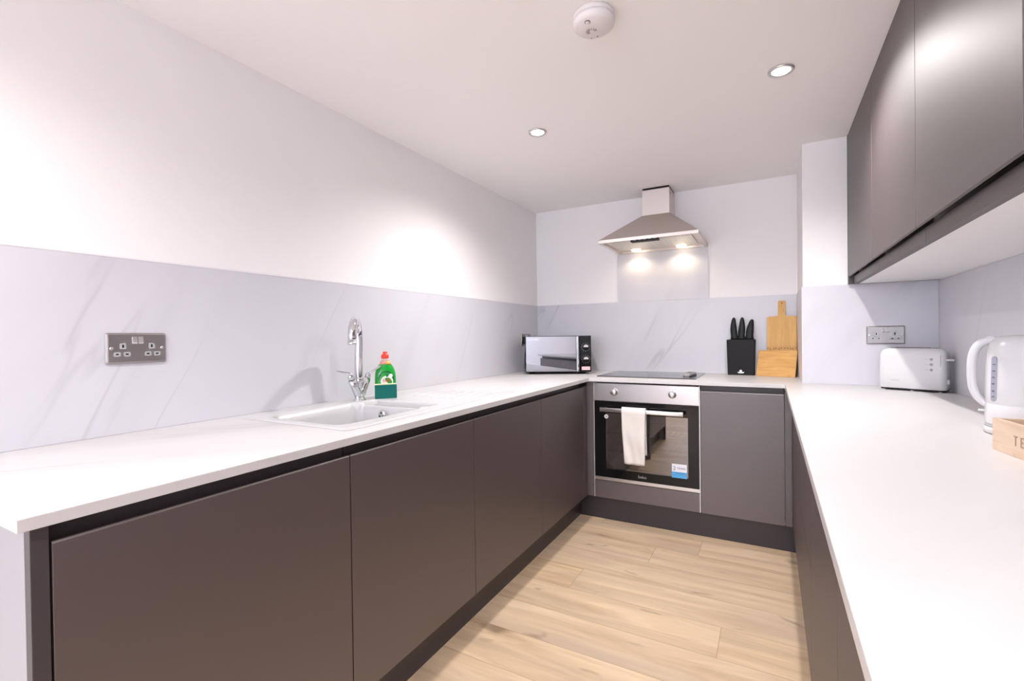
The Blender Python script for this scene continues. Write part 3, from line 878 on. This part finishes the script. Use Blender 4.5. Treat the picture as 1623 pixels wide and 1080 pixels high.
# overflow on the far wall of the bowl
fy = 1.3435
ov = link('overflow', MB().lathe([(0.019, 0.006), (0.019, -0.002), (0.016, -0.005), (0.010, -0.006), (0.001, -0.006)], c=(-1.306, fy, ZW - 0.036), axis=1, seg=28), M['chrome'], **L)
oh = MB()
for q in range(3):
    aa = math.radians(90 + q * 120)
    cxo, czo = -1.306 + 0.009 * math.cos(aa), ZW - 0.036 + 0.009 * math.sin(aa)
    oh.lathe([(0.0042, -0.0055), (0.0042, -0.0068)], c=(cxo, fy, czo), axis=1, seg=12)
link('overflow_slots', oh, M['dark_hole'], parent=ov, world_space=True)
link('waste', MB().lathe([(0.042, 0.006), (0.042, 0.009), (0.03, 0.0095), (0.001, 0.006)], c=(-1.285, 1.168, ZW - 0.1755), seg=32), M['chrome'], **L)

# ------------------------------------------------------------------ tap
tx, ty, tz = -1.490, 1.405, ZW + 0.0035
t = thing('kitchen_tap', 'chrome two-lever mixer tap with V-shaped body and swan neck behind the sink', 'tap', (tx, ty, tz))
bd = MB()
bd.lathe([(0.027, 0.0), (0.027, 0.004), (0.022, 0.008), (0.017, 0.012), (0.015, 0.03)], seg=32)
link('base_flange', bd, M['chrome'], t)
vb = MB()
for s in (-1, 1):
    pts = [(0, s * 0.003, 0.012), (0, s * 0.011, 0.03), (0, s * 0.027, 0.06), (0, s * 0.041, 0.086)]
    vb.tube(pts, [0.0155, 0.0165, 0.0165, 0.0155], 20)
link('valve_body', vb, M['chrome'], t)
for s in (-1, 1):
    hv = MB()
    hv.tube([(0, s * 0.0415, 0.087), (0, s * 0.0425, 0.0885)], 0.0135, 18)
    hv.tube([(0, s * 0.0425, 0.089), (0, s * 0.0465, 0.104), (0, s * 0.049, 0.109)], [0.0125, 0.0115, 0.007], 18)
    hv.tube([(0.004, s * 0.046, 0.106), (0.012 if s > 0 else 0.004, s * 0.058, 0.115), (0.024 if s > 0 else 0.004, s * 0.072 if s > 0 else -0.090, 0.127 if s > 0 else 0.122), (0.036 if s > 0 else 0.005, s * 0.086 if s > 0 else -0.116, 0.137 if s > 0 else 0.128)], [0.0045, 0.0045, 0.005, 0.0035], 12, squash=1.6)
    link('lever', hv, M['chrome'], t)
col = MB()
ang = math.atan2(-0.130, 0.095)                                   # the spout is swivelled towards the open end
dx_, dy_ = math.cos(ang), math.sin(ang)
pts = [(-0.004, 0, 0.02), (-0.004, 0, 0.10), (-0.003, 0, 0.18), (0, 0, 0.24), (0, 0, 0.262)]
R_ = 0.066
for q in range(1, 17):
    a = PI * 1.0 * q / 16
    rr = R_ * (1 - math.cos(a))
    pts.append((rr * dx_, rr * dy_, 0.262 + R_ * 1.0 * math.sin(a)))
pts.append((2 * R_ * dx_, 2 * R_ * dy_, 0.238))
col.tube(pts, [0.0165, 0.0165, 0.0160, 0.0155] + [0.0150] * 8 + [0.0155] * 5 + [0.0165] * 5, 24)
link('spout', col, M['chrome'], t)
link('aerator', MB().lathe([(0.0170, 0.243), (0.0172, 0.234), (0.0150, 0.232), (0.001, 0.233)], c=(2 * R_ * dx_, 2 * R_ * dy_, 0), seg=24), M['steel_soft'], t)
link('collar', MB().lathe([(0.018, 0.070), (0.0195, 0.080), (0.0185, 0.090), (0.0165, 0.093)], c=(-0.004, 0, 0), seg=24), M['chrome'], t)

# ------------------------------------------------------------------ washing-up liquid and sponge
brot = math.radians(50)
t = thing('washing_up_liquid', 'green washing-up liquid bottle with red cap beside the tap', 'bottle', (-1.4700, 1.5340, ZW + 0.0035), brot)
prof = [(0.0, 0.041, 0.024, 3), (0.006, 0.044, 0.027, 3), (0.05, 0.0445, 0.027, 2.8), (0.085, 0.0445, 0.027, 2.6), (0.105, 0.0425, 0.0265, 2.5),
        (0.122, 0.038, 0.025, 2.3), (0.135, 0.031, 0.023, 2.1), (0.142, 0.0245, 0.021, 2)]
link('bottle_body', MB().loft([[(p[0], p[1], z) for p in superell(a, b_, pw)] for z, a, b_, pw in prof]), M['green_bottle'], t)
link('neck_label', MB().loft([[(p[0], p[1], z) for p in superell(a, b_, 2)] for z, a, b_ in ((0.142, 0.0245, 0.0215), (0.150, 0.022, 0.020), (0.157, 0.018, 0.018))]), M['pink'], t)
link('neck_label_patch', MB().loft([[(0.009 + p[0], -0.008 + p[1], z) for p in superell(a, b_, 2)] for z, a, b_ in ((0.1425, 0.0135, 0.0142), (0.150, 0.0115, 0.0128), (0.1565, 0.008, 0.0105))]), M['yellow'], t)
link('neck', MB().lathe([(0.0145, 0.157), (0.0135, 0.168)], seg=24), M['clear_neck'], t)
link('cap', MB().lathe([(0.0155, 0.167), (0.0165, 0.170), (0.0165, 0.181), (0.0145, 0.184), (0.010, 0.185), (0.0095, 0.195), (0.008, 0.197), (0.001, 0.197)], seg=24), M['red'], t)
yf = -0.0272
lb = link('label', MB().loft([[(p[0] + 0.001, yf + 0.0035 + (p[0] / 0.044) ** 2 * 0.010 * 0.6, 0.078 + p[1]) for p in superell(0.034, 0.036, 2)],
                              [(p[0] + 0.001, yf - 0.0008 + (p[0] / 0.044) ** 2 * 0.010, 0.078 + p[1]) for p in superell(0.034, 0.036, 2)]], smooth=False), M['green_dark'], t)
lw = MB()
for (cx_, cz_, a_, b2) in ((0.004, 0.068, 0.026, 0.026), (0.020, 0.093, 0.0085, 0.0085)):
    lw.loft([[(cx_ + p[0], yf + 0.001 + ((cx_ + p[0]) / 0.044) ** 2 * 0.008, cz_ + p[1]) for p in superell(a_, b2, 2)],
             [(cx_ + p[0], yf - 0.0014 + ((cx_ + p[0]) / 0.044) ** 2 * 0.010, cz_ + p[1]) for p in superell(a_, b2, 2)]], smooth=False)
link('label_badge', lw, M['white_ink'], parent=t)
text('lettering', 'FAIRY', 0.0195, M['red_ink'], t, frame((0.004, yf - 0.0018, 0.072), (1, 0, 0), (0, 0, 1)), squeeze=0.72)
link('label_drop', MB().lathe([(0.001, 0.0), (0.0035, 0.002), (0.0042, 0.005), (0.002, 0.010), (0.0005, 0.013)], c=(0.004, yf - 0.001, 0.088), seg=12, sy=0.3), M['green_dark'], t)

t = thing('sponge_scourer', 'green and yellow sponge scourer standing on edge before the green bottle', 'sponge', (-1.4355, 1.4985, ZW + 0.0035), brot)
link('sponge_body', MB().box(-0.045, 0.045, -0.007, 0.015, 0.0, 0.061), M['sponge'], t, bevel=0.003)
link('scouring_pad', MB().box(-0.0452, 0.0452, -0.0145, -0.0068, 0.0, 0.0585), M['scourer'], t, bevel=0.002)

# ------------------------------------------------------------------ microwave
th = math.radians(25)
MW_W, MW_D, MW_H, MW_Z = 0.440, 0.265, 0.245, 0.013
blx, bly = -1.450, 2.838
t = thing('microwave_oven', 'mirror-fronted black microwave angled in the corner of the worktop', 'microwave', (blx, bly, ZW), th)
link('casing', MB().box(0.001, MW_W - 0.001, 0.022, MW_D, MW_Z, MW_Z + MW_H - 0.001), M['black'], t, bevel=0.004)
dw = 0.362
mo = link('door', MB().box(0.0, dw, 0.0, 0.0215, MW_Z + 0.002, MW_Z + MW_H), M['black'], t, bevel=0.001)
link('mirror_panel', MB().box(0.004, dw - 0.022, -0.0012, 0.0005, MW_Z + 0.006, MW_Z + MW_H - 0.004), M['mirror'], mo)
link('door_strip', MB().prism([(dw - 0.021, -0.001), (dw - 0.019, -0.010), (dw - 0.012, -0.013), (dw - 0.004, -0.010), (dw - 0.002, -0.001)], 2, MW_Z + 0.006, MW_Z + MW_H - 0.004), M['chrome'], mo)
pn = link('control_panel', MB().box(dw + 0.002, MW_W, 0.0, 0.0215, MW_Z + 0.002, MW_Z + MW_H), M['black_gloss'], t, bevel=0.002)
pcx = (dw + MW_W) / 2 + 0.003
for kz in (MW_Z + 0.168, MW_Z + 0.087):
    kb = link('dial', MB().lathe([(0.0205, 0.0), (0.0205, -0.004), (0.0175, -0.006), (0.0165, -0.016), (0.001, -0.017)], c=(pcx, 0, kz), axis=1, seg=32), M['black'], t)
    hmn = [(pcx + 0.0165 * math.cos(a), kz + 0.0165 * math.sin(a)) for a in [PI * q / 14 for q in range(15)]]
    link('dial_face', MB().prism(hmn, 1, -0.0185, -0.0165), M['steel_soft'], kb)
    mk = MB()
    for q in range(12):
        a = math.radians(q * 30)
        mk.lathe([(0.0013, 0), (0.0013, -0.0004)], c=(pcx + 0.027 * math.cos(a), 0, kz + 0.027 * math.sin(a)), axis=1, seg=8)
    link('dial_marks', mk, M['white_ink'], t)
link('rating_sticker', MB().box(pcx - 0.028, pcx + 0.028, -0.0005, 0.0, MW_Z + 0.014, MW_Z + 0.037), M['sticker_pink'], t)
for fx in (0.04, MW_W - 0.05):
    for fy_ in (0.05, MW_D - 0.05):
        link('foot', MB().lathe([(0.016, 0.0), (0.016, MW_Z)], c=(fx, fy_, 0), seg=16), M['black'], t)
text('lettering', 'Russell Hobbs', 0.0135, M['white_ink'], t, frame((0.012, -0.0016, MW_Z + MW_H - 0.024), (1, 0, 0), (0, 0, 1)), align='LEFT')

# ------------------------------------------------------------------ sockets
def socket(lab, origin, right, switches=True, bare=True):
    """double wall socket; origin: middle of the back of the plate on the wall, right: direction of its width"""
    r = Vector(right); n = r.cross(Vector((0, 0, 1)))
    rz = math.atan2(r.y, r.x)
    t = thing('wall_socket', lab, 'socket', origin, rz, 'brushed steel double sockets')
    # local: x along the plate, -y out of the wall
    w, h = 0.1465, 0.0865
    rings = [[(p[0], y, p[1]) for p in rrect(w - q, h - q, 0.004, 4)] for y, q in ((0.0, 0.0), (-0.003, 0.0), (-0.0065, 0.004), (-0.008, 0.010))]
    link('faceplate', MB().loft(rings, smooth=False), M['plate'], t)
    for k, sx in enumerate((-0.034, 0.034)):
        sx2 = sx + (-0.003 if k == 0 else 0.003)
        pads = MB(); holes = MB()
        for (px, pz, pw, ph, hw, hh) in ((sx2 + (0.002 if k == 0 else -0.002), 0.006, 0.0155, 0.0165, 0.0042, 0.0085), (sx2 - 0.0115, -0.0165, 0.0165, 0.0125, 0.0068, 0.0040), (sx2 + 0.0115, -0.0165, 0.0165, 0.0125, 0.0068, 0.0040)):
            pads.prism([(px + q[0], pz + q[1]) for q in rrect(pw, ph, 0.003, 4)], 1, -0.0083, -0.007)
            holes.box(px - hw / 2, px + hw / 2, -0.0086, -0.0082, pz - hh / 2, pz + hh / 2)
        ot = link('outlet', pads, M['grey_plastic'], t)
        link('pin_holes', holes, M['dark_hole'], ot)
        scx = -0.0075 if k == 0 else 0.0075
        link('rocker_switch', MB().prism([(-0.008, 0.0125), (-0.0105, 0.0125), (-0.0125, 0.0165), (-0.0095, 0.033), (-0.008, 0.033)], 0, scx - 0.006, scx + 0.006), M['steel_soft'], t, bevel=0.0006)
        link('screw', MB().lathe([(0.0045, -0.0075), (0.0045, -0.0088), (0.003, -0.0095), (0.0005, -0.0095)], c=(0.0615 * (-1 if k == 0 else 1), 0, 0.0), axis=1, seg=16), M['steel_soft'], t)
    return t
socket('brushed steel double socket on the left wall near the photo edge', (XL + SP, 0.670, 1.1115), (0, 1, 0))
socket('brushed steel double socket on the column above the toaster', (0.482, YCOL - SP, 1.115), (1, 0, 0))
socket('brushed steel double socket in the far corner holding a black plug', (XL + SP, 3.125, 1.105), (0, 1, 0))
t = thing('power_plug', 'black plug and lead in the corner socket left of the microwave', 'plug', (XL + SP, 3.09, 1.10))
link('plug_body', MB().loft([[(x, p[0], p[1]) for p in rrect(w, h, 0.006, 4)] for x, w, h in ((0.009, 0.05, 0.05), (0.024, 0.05, 0.05), (0.032, 0.044, 0.044))]), M['black'], t, bevel=0.002)
link('lead', MB().tube([(0.022, 0, -0.022), (0.020, 0.0, -0.05), (0.014, 0.0, -0.10), (0.010, 0.005, -0.16), (0.009, 0.02, -0.21), (0.009, 0.07, -0.2235)], 0.0036, 10), M['black'], t)

# ------------------------------------------------------------------ knife block and knives
kx, ky = -0.159, 3.285
t = thing('knife_block', 'flat black knife block with white emblem holding three knives', 'knife block', (kx, ky, ZW), math.radians(-2))
link('block', MB().loft([[(p[0], p[1], z) for p in rrect(w, 0.072, 0.006, 4)] for z, w in ((0.0, 0.150), (0.010, 0.151), (0.218, 0.161), (0.2205, 0.159))], smooth=False), M['black_matt'], t)
link('top_insert', MB().box(-0.073, 0.073, -0.029, 0.029, 0.2195, 0.2215), M['black'], t)
em = MB()
em.lathe([(0.008, -0.0368), (0.008, -0.0362)], c=(-0.0008, 0, 0.0255), axis=1, seg=20)
em.prism([(-0.0195, 0.020), (0.0195, 0.020), (0.0165, 0.0145), (0.013, 0.0115), (-0.013, 0.0115), (-0.0165, 0.0145)], 1, -0.0368, -0.0362)
link('emblem', em, M['white_ink'], t)
klab = ['black knife handle at the left of the knife block', 'black knife handle in the middle of the knife block', 'black curved knife handle at the right of the knife block, set apart']
for q, (ox, topx, hgt) in enumerate(((-0.036, -0.040, 0.142), (0.000, 0.006, 0.142), (0.046, 0.060, 0.128))):
    k = thing('kitchen_knife', klab[q], 'knife', (kx + ox, ky, ZW + 0.2217), math.radians(-2), 'knives in the black block')
    hs = []
    lean = topx - ox
    for s_ in range(15):
        u = s_ / 14
        cxk = (lean) * u * u * 1.15 - lean * 0.15 * math.sin(PI * u) - (0.006 * math.sin(PI * u) if q == 0 else (-0.004 * math.sin(PI * u) if q == 1 else -0.003 * math.sin(PI * u)))
        wv = (0.0172 if q < 2 else 0.019) * (1.0 + 0.28 * math.sin(PI * min(1, u * 1.15)) - 0.35 * u)
        if u < 0.18: wv *= 1.0 + (0.18 - u) * 2.2
        if u > 0.86: wv *= max(0.25, math.sqrt(max(0.02, 1 - ((u - 0.86) / 0.14) ** 2)))
        hs.append([(cxk + p[0], p[1], hgt * 0.98 * u) for p in superell(wv, 0.0115 * (1 if u < 0.86 else max(0.3, wv / 0.0125)), 2.3, 20)])
    link('handle', MB().loft(hs), M['black'], k)
    link('bolster', MB().box(-0.017, 0.017, -0.008, 0.008, 0.0, 0.016), M['black'], k, bevel=0.003)

# ------------------------------------------------------------------ wooden boards
# paddle board leaning against the splashback
lean = math.radians(7.0)
bw = 0.158
t = thing('chopping_board', 'bamboo paddle chopping board with handle, leaning on the end wall splashback', 'chopping board', (0.060, 3.270, ZW + 0.002), math.radians(-5))
o3 = [(-bw / 2, 0.0), (bw / 2, 0.0), (bw / 2, 0.352), (bw / 2 - 0.006, 0.362), (0.024, 0.364), (0.0205, 0.370), (0.0205, 0.452), (0.016, 0.458), (-0.016, 0.458), (-0.0205, 0.452), (-0.0205, 0.370), (-0.024, 0.364), (-bw / 2 + 0.006, 0.362), (-bw / 2, 0.352)]
pb = MB().prism(o3, 1, 0.0, 0.015)
bo = link('board', pb, M['bamboo'], t, bevel=0.0015, rot=(-lean, 0, 0))
link('hanging_hole', MB().lathe([(0.0032, -0.0003), (0.0032, 0.001)], c=(0, 0, 0.442), axis=1, seg=14), M['dark_hole'], t, rot=(-lean, 0, 0))
pr_ = MB()
rnd = random.Random(3)
for q in range(11):
    xx = -0.074 + q * 0.0148 + rnd.uniform(-0.002, 0.002)
    zz = 0.156 + rnd.uniform(-0.002, 0.006)
    for (dx0_, l) in ((-0.5, 0.020), (0.0, 0.026), (0.55, 0.018)):
        a = dx0_ + rnd.uniform(-0.2, 0.2)
        p0 = Vector((xx, 0.0, zz)); p1 = Vector((xx + math.sin(a) * l, 0.0, zz + math.cos(a) * l))
        if abs(p1.x) > bw / 2 - 0.002: continue
        d_ = (p1 - p0).normalized(); nn = Vector((d_.z, 0, -d_.x)) * 0.0014
        pr_.add([p0 - nn + Vector((0, -0.0004, 0)), p1 + Vector((0, -0.0004, 0)), p0 + nn + Vector((0, -0.0004, 0))], [(0, 1, 2)])
link('leaf_print', pr_, simple('burnt_print', (0.24, 0.10, 0.03), 0.6), t, rot=(-lean, 0, 0))
# low slab on a black stand
lr = math.radians(-17)
t = thing('board_stand', 'low tilted bamboo board on a black support, before the paddle board', 'board', (0.024, 3.200, ZW), lr)
l2 = math.radians(19)
link('front_board', MB().box(-0.1055, 0.1055, 0.0, 0.011, 0.0, 0.163), M['bamboo_x'], t, bevel=0.0012, loc=(0, 0, 0.0005), rot=(-l2, 0, 0))
sup = MB()
for xx in (-0.097, 0.096):
    sup.prism([(0.013, 0.0), (0.052, 0.0), (0.0605, 0.140), (0.0585, 0.143)], 0, xx - 0.004, xx + 0.004)
link('support', sup, M['black'], t)

# ------------------------------------------------------------------ toaster
ta = math.atan2(-0.0995, 0.206)
t = thing('toaster', 'white plastic toaster standing in the corner beneath the column socket', 'toaster', (0.4280, 2.668, ZW), ta)
TW, TD, TH = 0.232, 0.094, 0.186
rings = []
for (z, ins) in ((0.010, 0.003), (0.014, 0.0), (0.09, 0.001), (0.155, 0.003), (0.172, 0.007), (0.181, 0.016), (0.186, 0.030)):
    rings.append([(p[0], p[1], z) for p in rrect(TW - 2 * ins, TD - 2 * ins * 0.8, 0.020, 6, TW / 2, TD / 2)])
link('shell', MB().loft(rings), M['white_plastic'], t)
tb = MB().prism(rrect(TW - 0.012, TD - 0.012, 0.015, 5, TW / 2, TD / 2), 2, 0.004, 0.0105)
link('base', tb, M['black'], t)
for fx in (0.018, 0.118, TW - 0.020):
    for fy_ in (0.014, TD - 0.014):
        link('foot', MB().lathe([(0.006, 0.0), (0.007, 0.011)], c=(fx, fy_, 0), seg=12), M['white_plastic'], t)
link('bread_slot', MB().box(0.035, TW - 0.035, 0.030, 0.044, 0.1855, 0.1868).box(0.035, TW - 0.035, 0.058, 0.072, 0.1855, 0.1868), M['dark_hole'], t)
link('warming_rack', MB().tube([(0.045, TD / 2, 0.184), (0.055, TD / 2, 0.1895), (TW / 2, TD / 2, 0.1905), (TW - 0.06, TD / 2, 0.1895), (TW - 0.05, TD / 2, 0.184)], 0.002, 8), M['chrome'], t)
for kz in (0.140, 0.118, 0.095):
    link('button', MB().lathe([(0.0052, 0.0), (0.0052, -0.002), (0.001, -0.0028)], c=(TW - 0.047, 0.0025, kz), axis=1, seg=18), M['grey_plastic'], t)
    link('button_mark', MB().box(TW - 0.068, TW - 0.056, 0.0008, 0.0022, kz - 0.0006, kz + 0.0006), M['grey_plastic'], t)
link('lever_slot', MB().box(TW - 0.0185, TW - 0.0172, 0.0018, 0.0045, 0.075, 0.158), M['grey_ink'], t)
link('lever', MB().box(TW - 0.012, TW + 0.022, TD / 2 - 0.032, TD / 2 - 0.008, 0.134, 0.142), M['white_plastic'], t, bevel=0.003)
link('browning_dial', MB().lathe([(0.011, 0), (0.011, 0.006), (0.001, 0.007)], c=(TW - 0.0005, 0.028, 0.045), axis=0, seg=20), M['white_plastic'], t)
link('brand_mark', MB().box(0.046, 0.078, -0.0003, 0.001, 0.0436, 0.0462), M['grey_plastic'], t)

# ------------------------------------------------------------------ kettle
kc = (0.5585, 1.625)
kdir = math.atan2(0.30, -0.954)
t = thing('kettle', 'white plastic kettle with water gauge standing by the right wall', 'kettle', (kc[0], kc[1], ZW), kdir)
link('base_ring', MB().lathe([(0.076, 0.0), (0.081, 0.003), (0.081, 0.012), (0.079, 0.018), (0.070, 0.020)], seg=56), M['white_plastic'], t)
link('base_band', MB().lathe([(0.0795, 0.018), (0.0795, 0.022), (0.076, 0.0235)], seg=56), M['grey_plastic'], t)
rings = [(0.0775, 0.0235), (0.0785, 0.028), (0.0785, 0.075), (0.0775, 0.0765), (0.0785, 0.078), (0.078, 0.12), (0.076, 0.18), (0.0735, 0.212), (0.070, 0.228), (0.062, 0.239), (0.048, 0.2455), (0.02, 0.248), (0.001, 0.248)]
link('kettle_body', MB().lathe(rings, seg=64), M['white_plastic'], t)
hp = [(0.048, 0, 0.2355), (0.066, 0, 0.2355), (0.084, 0, 0.227), (0.0965, 0, 0.207), (0.1015, 0, 0.175), (0.1015, 0, 0.135), (0.098, 0, 0.108), (0.090, 0, 0.088), (0.080, 0, 0.076), (0.070, 0, 0.070)]
def smooth_pts(P_, n=4):
    out = []
    P_ = [Vector(p) for p in P_]
    for i in range(len(P_) - 1):
        p0, p1, p2, p3 = P_[max(i - 1, 0)], P_[i], P_[i + 1], P_[min(i + 2, len(P_) - 1)]
        for k in range(n):
            u = k / n
            out.append(0.5 * ((2 * p1) + (-p0 + p2) * u + (2 * p0 - 5 * p1 + 4 * p2 - p3) * u * u + (-p0 + 3 * p1 - 3 * p2 + p3) * u ** 3))
    out.append(P_[-1]); return out
hpts = smooth_pts(hp)
link('handle', MB().tube(hpts, 0.0098, 16, squash=1.35), M['white_plastic'], t)
link('spout', MB().prism([(-0.072, 0.185), (-0.100, 0.238), (-0.085, 0.240), (-0.060, 0.236)], 1, -0.020, 0.020), M['white_plastic'], t, bevel=0.006)
link('lid_catch', MB().box(0.058, 0.074, -0.012, 0.012, 0.2405, 0.2455), M['white_plastic'], t, bevel=0.002)
link('power_switch', MB().box(0.076, 0.090, -0.008, 0.008, 0.052, 0.057), M['white_plastic'], t, bevel=0.002)
# gauge on the side facing the room
ga = math.atan2(-1.625, -0.5585) - math.radians(50) - kdir     # towards the camera, turned to the handle side
gm = MB()
rr_ = 0.0785
outl = rrect(0.0155, 0.112, 0.0077, 6)
def onbody(u, v, h):
    a = ga + u / rr_
    rad = rr_ - max(0, (v - 0.12)) * 0.033 + h
    return (rad * math.cos(a), rad * math.sin(a), v)
gm.loft([[onbody(p[0], 0.139 + p[1], -0.004) for p in outl], [onbody(p[0], 0.139 + p[1], 0.0012) for p in outl]], smooth=False)
gg = link('water_gauge', gm, M['gauge'], t)
mk = MB()
for v in (0.095, 0.109, 0.127, 0.143, 0.159, 0.175):
    mk.loft([[onbody(p[0], v + p[1], 0.0009) for p in rrect(0.006, 0.003, 0.001, 2)], [onbody(p[0], v + p[1], 0.0017) for p in rrect(0.006, 0.003, 0.001, 2)]], smooth=False)
link('gauge_marks', mk, simple('gauge_ink', (0.13, 0.13, 0.17), 0.4), gg)

# ------------------------------------------------------------------ tea crate
cr = math.atan2(-0.103, 0.0146)                                   # along the lettered side, towards the camera
t = thing('tea_crate', 'open pale wooden crate lettered TEA before the kettle at the right edge', 'crate', (0.4255, 1.4068, ZW), cr)
CL, CW_, CH = 0.23, 0.165, 0.069                                  # local x: along the side; local y: away from the room
bt_ = 0.009
link('front_side', MB().box(0, CL, 0, bt_, 0, CH), M['pine'], t, bevel=0.0008)
link('back_side', MB().box(0, CL, CW_ - bt_, CW_, 0, CH), M['pine'], t, bevel=0.0008)
pm2 = wood('pale_pine_ends', (0.60, 0.43, 0.31), (0.74, 0.58, 0.44), (0.46, 0.30, 0.20), axis=1, knots=0.3)
link('end_side', MB().box(0.0002, bt_, bt_, CW_ - bt_, 0, CH - 0.0003), pm2, t, bevel=0.0006)
link('end_side', MB().box(CL - bt_, CL - 0.0002, bt_, CW_ - bt_, 0, CH - 0.0003), pm2, t, bevel=0.0006)
link('bottom', MB().box(bt_, CL - bt_, bt_, CW_ - bt_, 0.002, 0.007), pm2, t)
for q, ch in enumerate('TEA'):
    text('lettering', ch, 0.0300, M['brown_ink'], t, frame((0.079 + q * 0.0195, -0.0004, 0.033), (1, 0, 0), (0, 0, 1)), squeeze=0.68)
